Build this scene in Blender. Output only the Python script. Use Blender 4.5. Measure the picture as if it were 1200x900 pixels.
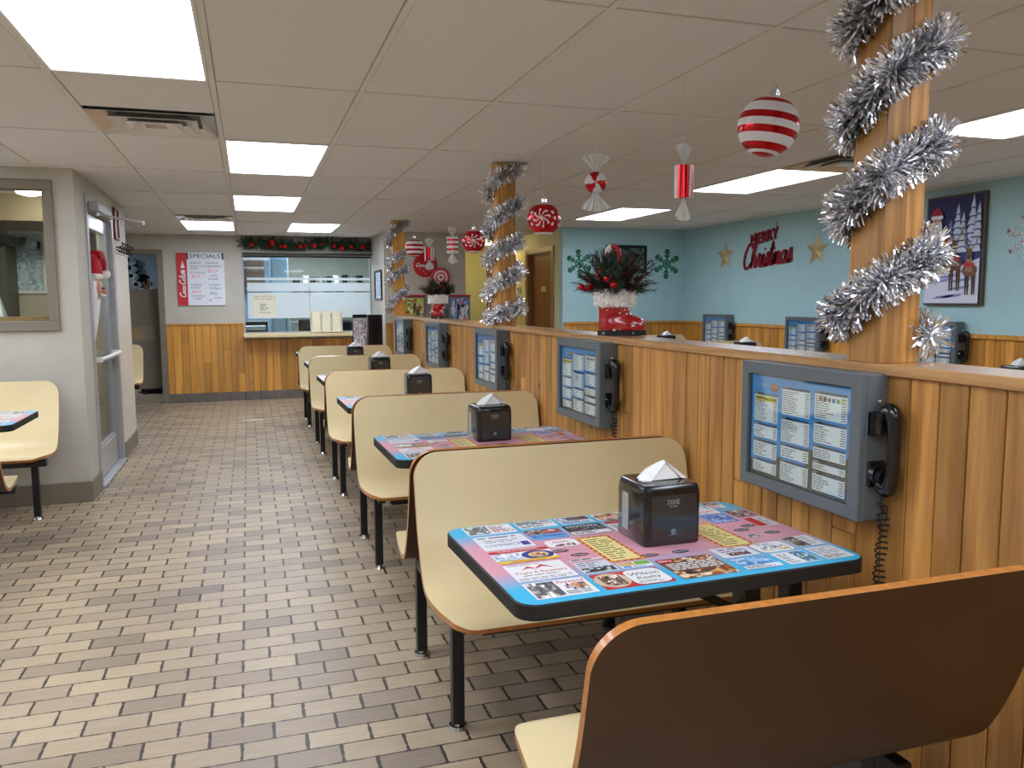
import bpy, bmesh, math, random
from mathutils import Matrix, Vector
random.seed(7)
R = math.radians
scene = bpy.context.scene
COL = scene.collection
for o in list(bpy.data.objects):
    bpy.data.objects.remove(o)

# ---------------------------------------------------------------- camera, world, exposure
CAM_H = 1.42
YAW, PITCH, ROLL = 0.3135, -0.1046, -0.0049
FPX = 948.8                                   # focal length in pixels of the 1200 px wide frame
def cam_axes():
    cy, sy, cp, sp = math.cos(YAW), math.sin(YAW), math.cos(PITCH), math.sin(PITCH)
    fwd = Vector((sy * cp, cy * cp, sp)); rt = Vector((cy, -sy, 0)); up = rt.cross(fwd)
    c, s = math.cos(ROLL), math.sin(ROLL)
    return c * rt + s * up, -s * rt + c * up, fwd
cd = bpy.data.cameras.new('camera'); cam = bpy.data.objects.new('camera', cd); COL.objects.link(cam)
rt, up, fwd = cam_axes()
cam.matrix_world = Matrix(((rt.x, up.x, -fwd.x, 0), (rt.y, up.y, -fwd.y, 0), (rt.z, up.z, -fwd.z, CAM_H), (0, 0, 0, 1)))
cd.sensor_width = 36; cd.lens = FPX / 1200 * 36; cd.clip_start = 0.03; cd.clip_end = 100
scene.camera = cam
scene.view_settings.view_transform = 'Standard'
scene.view_settings.look = 'None'
scene.view_settings.gamma = 1
scene.view_settings.use_curve_mapping = False
scene.view_settings.exposure = 0.70
LAMP = 6.6            # strength of the dining room's ceiling panels
KLAMP = 17.0           # kitchen panels
w = bpy.data.worlds.new('world'); scene.world = w; w.use_nodes = True
w.node_tree.nodes['Background'].inputs[0].default_value = (0.75, 0.82, 0.9, 1)
w.node_tree.nodes['Background'].inputs[1].default_value = 0.6

# ---------------------------------------------------------------- helpers
def lin(c):
    c = c / 255.0
    return c / 12.92 if c <= 0.04045 else ((c + 0.055) / 1.055) ** 2.4
def rgb(t): return (lin(t[0]), lin(t[1]), lin(t[2]), 1.0)

class NT:
    """a small node-tree writer"""
    def __init__(self, name):
        self.m = bpy.data.materials.new(name); self.m.use_nodes = True
        self.t = self.m.node_tree; self.b = self.t.nodes['Principled BSDF']; self.out = self.t.nodes['Material Output']
    def n(self, kind, **kw):
        nd = self.t.nodes.new(kind)
        for k, v in kw.items():
            if k.startswith('i_'):
                k = k[2:]; nd.inputs[int(k) if k.isdigit() else k.replace('_', ' ')].default_value = v
            else: setattr(nd, k, v)
        return nd
    def l(self, a, b): self.t.links.new(a, b)
    def math(self, op, a, b=None, c=None):
        nd = self.t.nodes.new('ShaderNodeMath'); nd.operation = op
        for i, v in enumerate((a, b, c)):
            if v is None: continue
            if isinstance(v, (int, float)): nd.inputs[i].default_value = v
            else: self.l(v, nd.inputs[i])
        return nd.outputs[0]
    def mix(self, f, a, b, mode='MIX'):
        nd = self.t.nodes.new('ShaderNodeMix'); nd.data_type = 'RGBA'; nd.blend_type = mode
        for i, v in ((0, f), (6, a), (7, b)):
            if isinstance(v, (int, float)): nd.inputs[i].default_value = v
            elif isinstance(v, tuple): nd.inputs[i].default_value = v
            else: self.l(v, nd.inputs[i])
        return nd.outputs[2]
    def ramp(self, f, stops):
        nd = self.t.nodes.new('ShaderNodeValToRGB'); el = nd.color_ramp.elements
        while len(el) < len(stops): el.new(0.5)
        for e, (p, c) in zip(el, stops): e.position = p; e.color = c
        self.l(f, nd.inputs[0]); return nd.outputs[0]
    def obj(self, scale=(1, 1, 1), loc=(0, 0, 0)):
        tc = self.n('ShaderNodeTexCoord'); mp = self.n('ShaderNodeMapping')
        mp.inputs['Scale'].default_value = scale; mp.inputs['Location'].default_value = loc
        self.l(tc.outputs['Object'], mp.inputs[0]); return mp.outputs[0]
    def noise(self, vec, scale, detail=3, rough=0.5):
        nd = self.n('ShaderNodeTexNoise'); nd.inputs['Scale'].default_value = scale
        nd.inputs['Detail'].default_value = detail; nd.inputs['Roughness'].default_value = rough
        self.l(vec, nd.inputs['Vector']); return nd.outputs['Fac']
    def bump(self, h, strength=0.3, dist=0.002):
        nd = self.n('ShaderNodeBump'); nd.inputs['Strength'].default_value = strength; nd.inputs['Distance'].default_value = dist
        self.l(h, nd.inputs['Height']); self.l(nd.outputs[0], self.b.inputs['Normal'])
    def set(self, **kw):
        for k, v in kw.items(): self.b.inputs[k.replace('_', ' ')].default_value = v
        return self

def mat(name, c, rough=0.5, metal=0.0, var=0.08, nscale=6.0, bump=0.0, bscale=120.0, coat=0.0, spec=0.5, stretch=(1, 1, 1)):
    """plain surface with a little procedural mottling of its own colour"""
    t = NT(name); base = rgb(c)
    v = t.obj(stretch); f = t.noise(v, nscale)
    lo = tuple(x * (1 - var) for x in base[:3]) + (1,); hi = tuple(min(1, x * (1 + var)) for x in base[:3]) + (1,)
    t.l(t.ramp(f, [(0.3, lo), (0.7, hi)]), t.b.inputs['Base Color'])
    t.set(Roughness=rough, Metallic=metal, Coat_Weight=coat, Specular_IOR_Level=spec)
    if bump: t.bump(t.noise(v, bscale, 2), bump)
    return t.m
def mat_attr(name, rough=0.4, metal=0.0, coat=0.0, spec=0.5):
    t = NT(name); a = t.n('ShaderNodeAttribute', attribute_name='Col')
    f = t.noise(t.obj(), 40)
    t.l(t.mix(t.math('MULTIPLY', f, 0.06), a.outputs['Color'], (0.3, 0.3, 0.3, 1)), t.b.inputs['Base Color'])
    t.set(Roughness=rough, Metallic=metal, Coat_Weight=coat, Specular_IOR_Level=spec); return t.m
def mat_emit(name, c, strength):
    t = NT(name); t.set(Base_Color=(0.8, 0.8, 0.8, 1), Emission_Color=rgb(c) if max(c) > 2 else tuple(c) + (1,), Emission_Strength=strength); return t.m
def mat_glass(name, tint=(245, 250, 250), refl=0.08, haze=0.0, hazecol=(225, 230, 232)):
    """clear sheet: transparent with a mirror sheen, optionally frosted white"""
    t = NT(name)
    tr = t.n('ShaderNodeBsdfTransparent'); tr.inputs[0].default_value = rgb(tint)
    gl = t.n('ShaderNodeBsdfGlossy'); gl.inputs['Roughness'].default_value = 0.03
    fr = t.n('ShaderNodeLayerWeight'); fr.inputs['Blend'].default_value = 0.25
    m1 = t.n('ShaderNodeMixShader'); t.l(t.math('ADD', t.math('MULTIPLY', fr.outputs['Fresnel'], 0.22), refl * 0.3), m1.inputs[0])
    t.l(tr.outputs[0], m1.inputs[1]); t.l(gl.outputs[0], m1.inputs[2]); last = m1
    if haze:
        df = t.n('ShaderNodeBsdfDiffuse'); df.inputs[0].default_value = rgb(hazecol)
        tl = t.n('ShaderNodeBsdfTranslucent'); tl.inputs[0].default_value = rgb(hazecol)
        md = t.n('ShaderNodeMixShader'); md.inputs[0].default_value = 0.5; t.l(df.outputs[0], md.inputs[1]); t.l(tl.outputs[0], md.inputs[2])
        m2 = t.n('ShaderNodeMixShader'); m2.inputs[0].default_value = haze
        t.l(m1.outputs[0], m2.inputs[1]); t.l(md.outputs[0], m2.inputs[2]); last = m2
    t.l(last.outputs[0], t.out.inputs['Surface']); return t.m

def catmull(pts, n=8, closed=False):
    P = [Vector(p) for p in pts]; out = []
    N = len(P); segs = N if closed else N - 1
    for i in range(segs):
        p1, p2 = P[i], P[(i + 1) % N]
        p0 = P[i - 1] if (closed or i > 0) else p1 * 2 - p2
        p3 = P[(i + 2) % N] if (closed or i + 2 < N) else p2 * 2 - p1
        for k in range(n):
            t = k / n
            out.append(0.5 * ((2 * p1) + (p2 - p0) * t + (2 * p0 - 5 * p1 + 4 * p2 - p3) * t * t + (3 * p1 - p0 - 3 * p2 + p3) * t ** 3))
    if not closed: out.append(P[-1])
    return out
def rrect(x0, x1, y0, y1, r, n=6):
    pts = []
    for cx, cy, a in ((x1 - r, y0 + r, -90), (x1 - r, y1 - r, 0), (x0 + r, y1 - r, 90), (x0 + r, y0 + r, 180)):
        for k in range(n + 1):
            t = R(a + 90 * k / n); pts.append((cx + r * math.cos(t), cy + r * math.sin(t)))
    return pts
def circle(cx, cy, rx, ry=None, n=24, a0=0):
    ry = rx if ry is None else ry
    return [(cx + rx * math.cos(2 * math.pi * k / n + a0), cy + ry * math.sin(2 * math.pi * k / n + a0)) for k in range(n)]

class MB:
    """collects shapes and links them as ONE mesh object"""
    def __init__(self): self.v = []; self.f = []; self.m = []; self.c = []; self.s = []; self.T = Matrix()
    def add(self, verts, faces, m=0, c=(1, 1, 1, 1), s=False):
        b = len(self.v); T = self.T
        self.v += [tuple(T @ Vector(p)) for p in verts]
        for f in faces:
            self.f.append([b + i for i in f]); self.m.append(m); self.c.append(c); self.s.append(s)
        return self
    def box(self, x0, x1, y0, y1, z0, z1, m=0, c=(1, 1, 1, 1)):
        v = [(x, y, z) for z in (z0, z1) for y in (y0, y1) for x in (x0, x1)]
        return self.add(v, [(0, 2, 3, 1), (4, 5, 7, 6), (0, 1, 5, 4), (2, 6, 7, 3), (0, 4, 6, 2), (1, 3, 7, 5)], m, c)
    def bbox(self, x0, x1, y0, y1, z0, z1, b=0.004, m=0, c=(1, 1, 1, 1)):
        """box with chamfered edges"""
        v = []; 
        for sx in (0, 1):
            for sy in (0, 1):
                for sz in (0, 1):
                    X, Y, Z = (x0, x1)[sx], (y0, y1)[sy], (z0, z1)[sz]
                    ix, iy, iz = (b, -b)[sx], (b, -b)[sy], (b, -b)[sz]
                    v += [(X, Y + iy, Z + iz), (X + ix, Y, Z + iz), (X + ix, Y + iy, Z)]
        def I(sx, sy, sz, k): return (sx * 4 + sy * 2 + sz) * 3 + k
        F = []
        for a in (0, 1):
            F.append([I(a, 0, 0, 0), I(a, 1, 0, 0), I(a, 1, 1, 0), I(a, 0, 1, 0)])
            F.append([I(0, a, 0, 1), I(1, a, 0, 1), I(1, a, 1, 1), I(0, a, 1, 1)])
            F.append([I(0, 0, a, 2), I(1, 0, a, 2), I(1, 1, a, 2), I(0, 1, a, 2)])
            for d in (0, 1):
                F.append([I(a, d, 0, 0), I(a, d, 1, 0), I(a, d, 1, 1), I(a, d, 0, 1)])
                F.append([I(a, 0, d, 0), I(a, 1, d, 0), I(a, 1, d, 2), I(a, 0, d, 2)])
                F.append([I(0, a, d, 1), I(1, a, d, 1), I(1, a, d, 2), I(0, a, d, 2)])
                for e in (0, 1): F.append([I(a, d, e, 0), I(a, d, e, 1), I(a, d, e, 2)])
        return self.add(v, F, m, c)
    def prism(self, poly, z0, z1, m=0, c=(1, 1, 1, 1), ms=None, s=False, cap0=True):
        n = len(poly); v = [(p[0], p[1], z0) for p in poly] + [(p[0], p[1], z1) for p in poly]
        self.add(v, [[i, (i + 1) % n, n + (i + 1) % n, n + i] for i in range(n)], m if ms is None else ms, c, s)
        b = len(self.v) - 2 * n
        self.f.append([b + n + i for i in range(n)]); self.m.append(m); self.c.append(c); self.s.append(False)
        if cap0:
            self.f.append([b + i for i in range(n)][::-1]); self.m.append(m if ms is None else ms); self.c.append(c); self.s.append(False)
        return self
    def poly(self, pts, m=0, c=(1, 1, 1, 1)): return self.add(pts, [list(range(len(pts)))], m, c)
    def cyl(self, p0, p1, r0, r1=None, n=16, m=0, c=(1, 1, 1, 1), caps=True, s=True):
        r1 = r0 if r1 is None else r1
        p0, p1 = Vector(p0), Vector(p1); d = (p1 - p0).normalized()
        a = d.orthogonal().normalized(); b = d.cross(a)
        v = []
        for p, r in ((p0, r0), (p1, r1)):
            v += [p + (a * math.cos(2 * math.pi * k / n) + b * math.sin(2 * math.pi * k / n)) * r for k in range(n)]
        self.add(v, [[k, (k + 1) % n, n + (k + 1) % n, n + k] for k in range(n)], m, c, s)
        bs = len(self.v) - 2 * n
        if caps:
            for off, rev in ((0, True), (n, False)):
                F = [bs + off + k for k in range(n)]
                self.f.append(F[::-1] if rev else F); self.m.append(m); self.c.append(c); self.s.append(False)
        return self
    def tube(self, path, r, n=8, m=0, c=(1, 1, 1, 1), closed=False, caps=True):
        P = [Vector(p) for p in path]; N = len(P); v = []; prev = None
        for i, p in enumerate(P):
            if closed: d = (P[(i + 1) % N] - P[i - 1])
            else: d = P[min(i + 1, N - 1)] - P[max(i - 1, 0)]
            d = d.normalized() if d.length > 1e-9 else Vector((0, 0, 1))
            if prev is None: a = d.orthogonal().normalized()
            else:
                a = prev - d * prev.dot(d); a = a.normalized() if a.length > 1e-6 else d.orthogonal().normalized()
            prev = a; b = d.cross(a); rr = r[i] if isinstance(r, (list, tuple)) else r
            v += [p + (a * math.cos(2 * math.pi * k / n) + b * math.sin(2 * math.pi * k / n)) * rr for k in range(n)]
        F = []
        for i in range(N if closed else N - 1):
            j = (i + 1) % N
            F += [[i * n + k, i * n + (k + 1) % n, j * n + (k + 1) % n, j * n + k] for k in range(n)]
        self.add(v, F, m, c, True)
        if caps and not closed:
            b = len(self.v) - N * n
            self.f.append([b + k for k in range(n)][::-1]); self.f.append([b + (N - 1) * n + k for k in range(n)])
            self.m += [m, m]; self.c += [c, c]; self.s += [False, False]
        return self
    def lathe(self, prof, n=24, o=(0, 0, 0), m=0, c=(1, 1, 1, 1), mf=None, cf=None, sc=(1, 1), s=True):
        """profile of (radius, z) turned about z; mf / cf give a material / colour per (ring, segment)"""
        b = len(self.v); T = self.T
        for r, z in prof:
            for k in range(n):
                a = 2 * math.pi * k / n
                self.v.append(tuple(T @ Vector((o[0] + r * math.cos(a) * sc[0], o[1] + r * math.sin(a) * sc[1], o[2] + z))))
        for i in range(len(prof) - 1):
            for k in range(n):
                self.f.append([b + i * n + k, b + i * n + (k + 1) % n, b + (i + 1) * n + (k + 1) % n, b + (i + 1) * n + k])
                self.m.append(mf(i, k) if mf else m); self.c.append(cf(i, k) if cf else c); self.s.append(s)
        return self
    def ball(self, o, r, n=20, rings=12, m=0, c=(1, 1, 1, 1), sz=1.0, mf=None, cf=None, sc=(1, 1)):
        prof = [(max(1e-5, r * math.sin(math.pi * i / rings)), -r * sz * math.cos(math.pi * i / rings)) for i in range(rings + 1)]
        return self.lathe(prof, n, o, m, c, mf, cf, sc)
    def build(self, name, mats, parent=None, loc=None, rotz=None, sharp=40, bevel=0, seg=2, weld=False):
        me = bpy.data.meshes.new(name); me.from_pydata(self.v, [], self.f)
        mats = mats if isinstance(mats, (list, tuple)) else [mats]
        for x in mats: me.materials.append(x)
        me.polygons.foreach_set('material_index', self.m)
        me.polygons.foreach_set('use_smooth', self.s)
        if any(c != (1, 1, 1, 1) for c in self.c):
            ca = me.color_attributes.new('Col', 'FLOAT_COLOR', 'CORNER'); dat = []
            for f, c in zip(self.f, self.c): dat += list(c) * len(f)
            ca.data.foreach_set('color', dat)
        me.validate(); me.update()
        if weld:
            bm = bmesh.new(); bm.from_mesh(me); bmesh.ops.remove_doubles(bm, verts=bm.verts, dist=1e-5)
            bmesh.ops.recalc_face_normals(bm, faces=bm.faces); bm.to_mesh(me); bm.free()
        if any(self.s): me.set_sharp_from_angle(angle=R(sharp))
        o = bpy.data.objects.new(name, me); COL.objects.link(o)
        if parent: o.parent = parent
        if loc: o.location = loc
        if rotz is not None: o.rotation_euler = (0, 0, rotz)
        if bevel:
            md = o.modifiers.new('bevel', 'BEVEL'); md.width = bevel; md.segments = seg; md.limit_method = 'ANGLE'; md.angle_limit = R(50)
        return o

def tag(o, label=None, cat=None, group=None, kind=None):
    if label: o['label'] = label
    if cat: o['category'] = cat
    if group: o['group'] = group
    if kind: o['kind'] = kind
    return o
def thing(name, label, cat, loc=(0, 0, 0), rotz=0.0, group=None):
    o = bpy.data.objects.new(name, None); COL.objects.link(o); o.empty_display_size = 0.1
    o.location = loc; o.rotation_euler = (0, 0, rotz); return tag(o, label, cat, group)
def struct(o): o['kind'] = 'structure'; return o
def dup(root, loc, rotz=None, label=None, group=None):
    def rec(o, par):
        c = o.copy(); COL.objects.link(c)
        if par is not None: c.parent = par
        for ch in o.children: rec(ch, c)
        return c
    r = rec(root, None); r.location = loc
    if rotz is not None: r.rotation_euler = (0, 0, rotz)
    if label: r['label'] = label
    if group: r['group'] = group
    return r

_txt = {}
def text_mesh(s, shear=0.0):
    """outline letters as flat faces, 1 unit high capitals, origin at lower left"""
    key = (s, shear)
    if key not in _txt:
        cu = bpy.data.curves.new('t', 'FONT'); cu.body = s; cu.resolution_u = 2; cu.shear = shear
        ob = bpy.data.objects.new('t', cu); COL.objects.link(ob)
        bpy.context.view_layer.update()
        dg = bpy.context.evaluated_depsgraph_get(); ev = ob.evaluated_get(dg); me = ev.to_mesh()
        V = [(v.co.x / 0.7, v.co.y / 0.7) for v in me.vertices]; F = [list(p.vertices) for p in me.polygons]
        ev.to_mesh_clear(); bpy.data.objects.remove(ob); bpy.data.curves.remove(cu)
        _txt[key] = (V, F)
    return _txt[key]

class Paint:
    """flat print: coloured shapes laid on a plane, each layer a hair above the last"""
    def __init__(self, O, U, V, step=0.00015):
        self.O, self.U, self.V = Vector(O), Vector(U), Vector(V); self.N = self.U.cross(self.V).normalized()
        self.mb = MB(); self.step = step; self.k = 0
    def p(self, x, y): return self.O + self.U * x + self.V * y + self.N * (self.step * self.k)
    def up(self): self.k += 1
    def poly(self, pts, col):
        self.mb.add([self.p(*q) for q in pts], [list(range(len(pts)))], 0, rgb(col))
    def rect(self, x0, y0, x1, y1, col): self.poly([(x0, y0), (x1, y0), (x1, y1), (x0, y1)], col)
    def rr(self, x0, y0, x1, y1, r, col): self.poly(rrect(x0, x1, y0, y1, r, 3), col)
    def ell(self, cx, cy, rx, ry, col, n=18): self.poly(circle(cx, cy, rx, ry, n), col)
    def text(self, s, x, y, h, col, wmax=None, shear=0.0, anchor='l', w=None):
        V, F = text_mesh(s, shear)
        if not V: return
        x0 = min(a for a, b in V); x1 = max(a for a, b in V); W = (x1 - x0) * h; sx = h
        if w: sx = h * w / W; W = w
        elif wmax and W > wmax: sx = h * wmax / W; W = wmax
        ox = x - (0 if anchor == 'l' else W / 2 if anchor == 'c' else W)
        self.mb.add([self.p(ox + (a - x0) * sx, y + b * h) for a, b in V], F, 0, rgb(col))
    def lines(self, x0, y0, x1, y1, n, col, thick=0.45, rnd=random, ragged=True, price=False):
        h = (y1 - y0) / n
        for i in range(n):
            y = y0 + h * (i + 0.25); e = x1 if not ragged else x0 + (x1 - x0) * rnd.uniform(0.55, 1.0)
            if price:
                e = x0 + (x1 - x0) * rnd.uniform(0.3, 0.6); self.rect(x1 - (x1 - x0) * 0.16, y, x1, y + h * thick, col)
            x = x0
            while x < e:
                wd = min(h * rnd.uniform(1.2, 3.2), e - x); self.rect(x, y, x + wd, y + h * thick, col); x += wd + h * 0.45
    def photo(self, x0, y0, x1, y1, cols, nx=7, ny=5, rnd=random):
        """picture of soft random patches in the given colours"""
        nx *= 2; ny *= 2; grid = {}
        for j in range(ny):
            for i in range(nx):
                a = rnd.choice(cols) if rnd.random() < .55 or (i - 1, j) not in grid else grid[(i - 1, j)] if rnd.random() < .5 else grid.get((i, j - 1), cols[0])
                grid[(i, j)] = a; k = rnd.uniform(0.8, 1.15)
                self.rect(x0 + (x1 - x0) * i / nx, y0 + (y1 - y0) * j / ny, x0 + (x1 - x0) * (i + 1) / nx, y0 + (y1 - y0) * (j + 1) / ny,
                          tuple(min(255, q * k) for q in a))
        self.up()
        for _ in range(nx):
            a = rnd.choice(cols); cx = rnd.uniform(x0, x1); cy = rnd.uniform(y0, y1)
            rx = min((x1 - x0) * rnd.uniform(0.05, 0.16), cx - x0, x1 - cx); ry = min((y1 - y0) * rnd.uniform(0.08, 0.22), cy - y0, y1 - cy)
            self.ell(cx, cy, rx, ry, a, 9)
        self.up()
    def build(self, name, m, parent=None): return self.mb.build(name, m, parent)

# single-stroke script letters (x-height 1)
SCRIPT = {
 'C': (1.25, [[(1.2, 1.7), (1.05, 2.1), (.55, 2.05), (.12, 1.4), (.05, .6), (.4, 0), (.9, .08), (1.25, .4)]]),
 'c': (.85, [[(.75, .75), (.5, 1.0), (.15, .8), (.06, .4), (.27, .03), (.6, .05), (.88, .25)]]),
 'a': (1.05, [[(.75, .85), (.45, 1), (.1, .7), (.1, .25), (.38, 0), (.68, .35), (.78, 1.0), (.74, .25), (.88, 0), (1.08, .2)]]),
 'h': (1.0, [[(0, .2), (.32, 1.1), (.48, 2.0), (.3, 2.2), (.18, 1.7), (.1, 0), (.2, .6), (.5, 1.0), (.68, .75), (.65, .2), (.82, 0), (1.02, .2)]]),
 'r': (.8, [[(0, .2), (.2, 1.0), (.26, 1.1), (.35, .92), (.6, .95), (.5, .3), (.64, 0), (.84, .2)]]),
 'i': (.5, [[(0, .2), (.2, 1.0), (.14, .25), (.3, 0), (.52, .2)], [(.25, 1.4), (.3, 1.5)]]),
 's': (.7, [[(0, .1), (.35, 1.12), (.45, .7), (.56, .3), (.32, 0), (.08, .12), (.4, .02), (.72, .2)]]),
 't': (.55, [[(0, .2), (.27, 1.9), (.15, .3), (.33, 0), (.58, .2)], [(-.05, 1.3), (.55, 1.4)]]),
 'm': (1.15, [[(0, .2), (.16, 1.0), (.1, 0), (.16, .6), (.4, 1.0), (.5, .7), (.45, 0), (.5, .6), (.75, 1.0), (.88, .7), (.82, .2), (.97, 0), (1.17, .2)]]),
 'o': (.95, [[(.5, 1), (.15, .8), (.1, .3), (.4, 0), (.75, .3), (.75, .75), (.5, 1), (.7, .85), (.98, .92)]]),
 'l': (.55, [[(0, .2), (.4, 1.6), (.3, 2.1), (.16, 1.8), (.1, .4), (.3, 0), (.57, .2)]]),
 '-': (.5, [[(.05, .55), (.45, .65)]]), ' ': (.5, []),
}
def script_strokes(s, slant=0.25):
    out = []; x = 0
    for ch in s:
        w_, st = SCRIPT[ch]
        for q in st: out.append([(x + a + b * slant, b) for a, b in [(p[0], p[1]) for p in [tuple(z)[:2] for z in catmull([(a, b, 0) for a, b in q], 5)]]])
        x += w_
    return out, x
def ribbon(q, w0):
    """left and right outline of a stroke of width w0"""
    L, Rr = [], []; N = len(q)
    for i, (x, y) in enumerate(q):
        dx = q[min(i + 1, N - 1)][0] - q[max(i - 1, 0)][0]; dy = q[min(i + 1, N - 1)][1] - q[max(i - 1, 0)][1]
        d = math.hypot(dx, dy) or 1; nx, ny = -dy / d * w0 / 2, dx / d * w0 / 2
        L.append((x + nx, y + ny)); Rr.append((x - nx, y - ny))
    return L, Rr
# ---------------------------------------------------------------- materials
def floor_material():
    t = NT('brick paver tile'); tc = t.n('ShaderNodeTexCoord'); sp = t.n('ShaderNodeSeparateXYZ'); t.l(tc.outputs['Object'], sp.inputs[0])
    L, Cc, X0, Y0 = 0.2013, 0.1052, -0.069, 2.78 - 0.0526
    row = t.math('DIVIDE', t.math('SUBTRACT', sp.outputs[1], Y0), Cc); rf = t.math('FLOOR', row); fy = t.math('SUBTRACT', row, rf)
    off = t.math('MULTIPLY', t.math('MODULO', t.math('ADD', rf, 1000.0), 2.0), 0.5)
    col = t.math('SUBTRACT', t.math('DIVIDE', t.math('SUBTRACT', sp.outputs[0], X0), L), off); cf = t.math('FLOOR', col); fx = t.math('SUBTRACT', col, cf)
    wob = t.math('MULTIPLY', t.math('SUBTRACT', t.noise(t.obj((1, 1, 1)), 35, 3), 0.5), 0.012)
    dx = t.math('ADD', t.math('MULTIPLY', t.math('MINIMUM', fx, t.math('SUBTRACT', 1.0, fx)), L), wob)
    dy = t.math('ADD', t.math('MULTIPLY', t.math('MINIMUM', fy, t.math('SUBTRACT', 1.0, fy)), Cc), t.math('MULTIPLY', wob, 0.6))
    ex = t.n('ShaderNodeMapRange', interpolation_type='SMOOTHSTEP'); ex.inputs[1].default_value = 0.0035; ex.inputs[2].default_value = 0.0062; t.l(dx, ex.inputs[0])
    ey = t.n('ShaderNodeMapRange', interpolation_type='SMOOTHSTEP'); ey.inputs[1].default_value = 0.0018; ey.inputs[2].default_value = 0.0042; t.l(dy, ey.inputs[0])
    tile = t.math('MULTIPLY', ex.outputs[0], ey.outputs[0])
    cb = t.n('ShaderNodeCombineXYZ'); t.l(cf, cb.inputs[0]); t.l(rf, cb.inputs[1])
    wn = t.n('ShaderNodeTexWhiteNoise', noise_dimensions='3D'); t.l(cb.outputs[0], wn.inputs['Vector'])
    base = t.ramp(wn.outputs['Value'], [(0.0, rgb((146, 130, 112))), (0.12, rgb((164, 146, 124))), (0.5, rgb((180, 161, 134))), (1.0, rgb((192, 173, 142)))])
    streak = t.noise(t.obj((7, 60, 7)), 1.0, 4); fine = t.noise(t.obj(), 160, 2); stain = t.noise(t.obj(), 1.3, 4)
    f = t.math('ADD', t.math('ADD', t.math('MULTIPLY', streak, 0.35), t.math('MULTIPLY', fine, 0.28)), t.math('MULTIPLY', stain, 0.5))
    shade = t.ramp(f, [(0.32, (0.62, 0.6, 0.58, 1)), (0.75, (1.0, 1.0, 1.0, 1))])
    body = t.mix(1.0, base, shade, 'MULTIPLY')
    t.l(t.mix(tile, rgb((56, 48, 43)), body), t.b.inputs['Base Color'])
    t.l(t.math('ADD', t.math('MULTIPLY', stain, 0.24), 0.30), t.b.inputs['Roughness'])
    t.set(Specular_IOR_Level=0.45)
    t.bump(t.math('ADD', t.math('MULTIPLY', tile, 1.0), t.math('MULTIPLY', fine, 0.12)), 0.6, 0.002)
    return t.m
def wood_material(name, lo, mid, hi, rough=0.42, knots=True, axis='z', coat=0.25):
    t = NT(name); a = t.n('ShaderNodeAttribute', attribute_name='Col'); sp = t.n('ShaderNodeSeparateColor'); t.l(a.outputs['Color'], sp.inputs[0])
    tc = t.n('ShaderNodeTexCoord'); cb = t.n('ShaderNodeCombineXYZ')
    t.l(t.math('MULTIPLY', sp.outputs[1], 37.0), cb.inputs[0]); t.l(t.math('MULTIPLY', sp.outputs[1], 91.0), cb.inputs[2])
    va = t.n('ShaderNodeVectorMath', operation='ADD'); t.l(tc.outputs['Object'], va.inputs[0]); t.l(cb.outputs[0], va.inputs[1])
    mp = t.n('ShaderNodeMapping'); mp.inputs['Scale'].default_value = {'z': (1, 1, 0.07), 'y': (1, 0.07, 1), 'x': (0.07, 1, 1)}[axis]; t.l(va.outputs[0], mp.inputs[0])
    dist = t.noise(mp.outputs[0], 16, 3)
    wv = t.n('ShaderNodeTexWave', wave_type='RINGS', rings_direction={'z': 'Z', 'y': 'Y', 'x': 'X'}[axis]); wv.inputs['Scale'].default_value = 10.0; wv.inputs['Distortion'].default_value = 10.0
    wv.inputs['Detail'].default_value = 2; wv.inputs['Detail Scale'].default_value = 1.2; t.l(mp.outputs[0], wv.inputs['Vector'])
    fine = t.noise(mp.outputs[0], 160, 3)
    f = t.math('ADD', t.math('ADD', t.math('MULTIPLY', wv.outputs['Fac'], 0.26), t.math('MULTIPLY', dist, 0.34)), t.math('MULTIPLY', fine, 0.40))
    c = t.ramp(f, [(0.08, rgb(lo)), (0.5, rgb(mid)), (0.92, rgb(hi))])
    bs = t.math('ADD', t.math('MULTIPLY', sp.outputs[0], 0.46), 0.68)
    cbs = t.n('ShaderNodeCombineColor'); t.l(bs, cbs.inputs[0]); t.l(bs, cbs.inputs[1]); t.l(bs, cbs.inputs[2])
    c = t.mix(1.0, c, cbs.outputs[0], 'MULTIPLY')
    if knots:
        kp = t.n('ShaderNodeMapping'); kp.inputs['Scale'].default_value = (4.2, 4.2, 2.6); t.l(va.outputs[0], kp.inputs[0])
        vo = t.n('ShaderNodeTexVoronoi'); vo.inputs['Scale'].default_value = 1.0; t.l(kp.outputs[0], vo.inputs['Vector'])
        kf = t.ramp(vo.outputs['Distance'], [(0.03, (1, 1, 1, 1)), (0.085, (0, 0, 0, 1))])
        c = t.mix(t.math('MULTIPLY', kf, 0.75), c, rgb((70, 42, 22)))
    t.l(c, t.b.inputs['Base Color']); t.set(Roughness=rough, Coat_Weight=coat, Coat_Roughness=0.25)
    t.bump(f, 0.12, 0.001); return t.m

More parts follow.
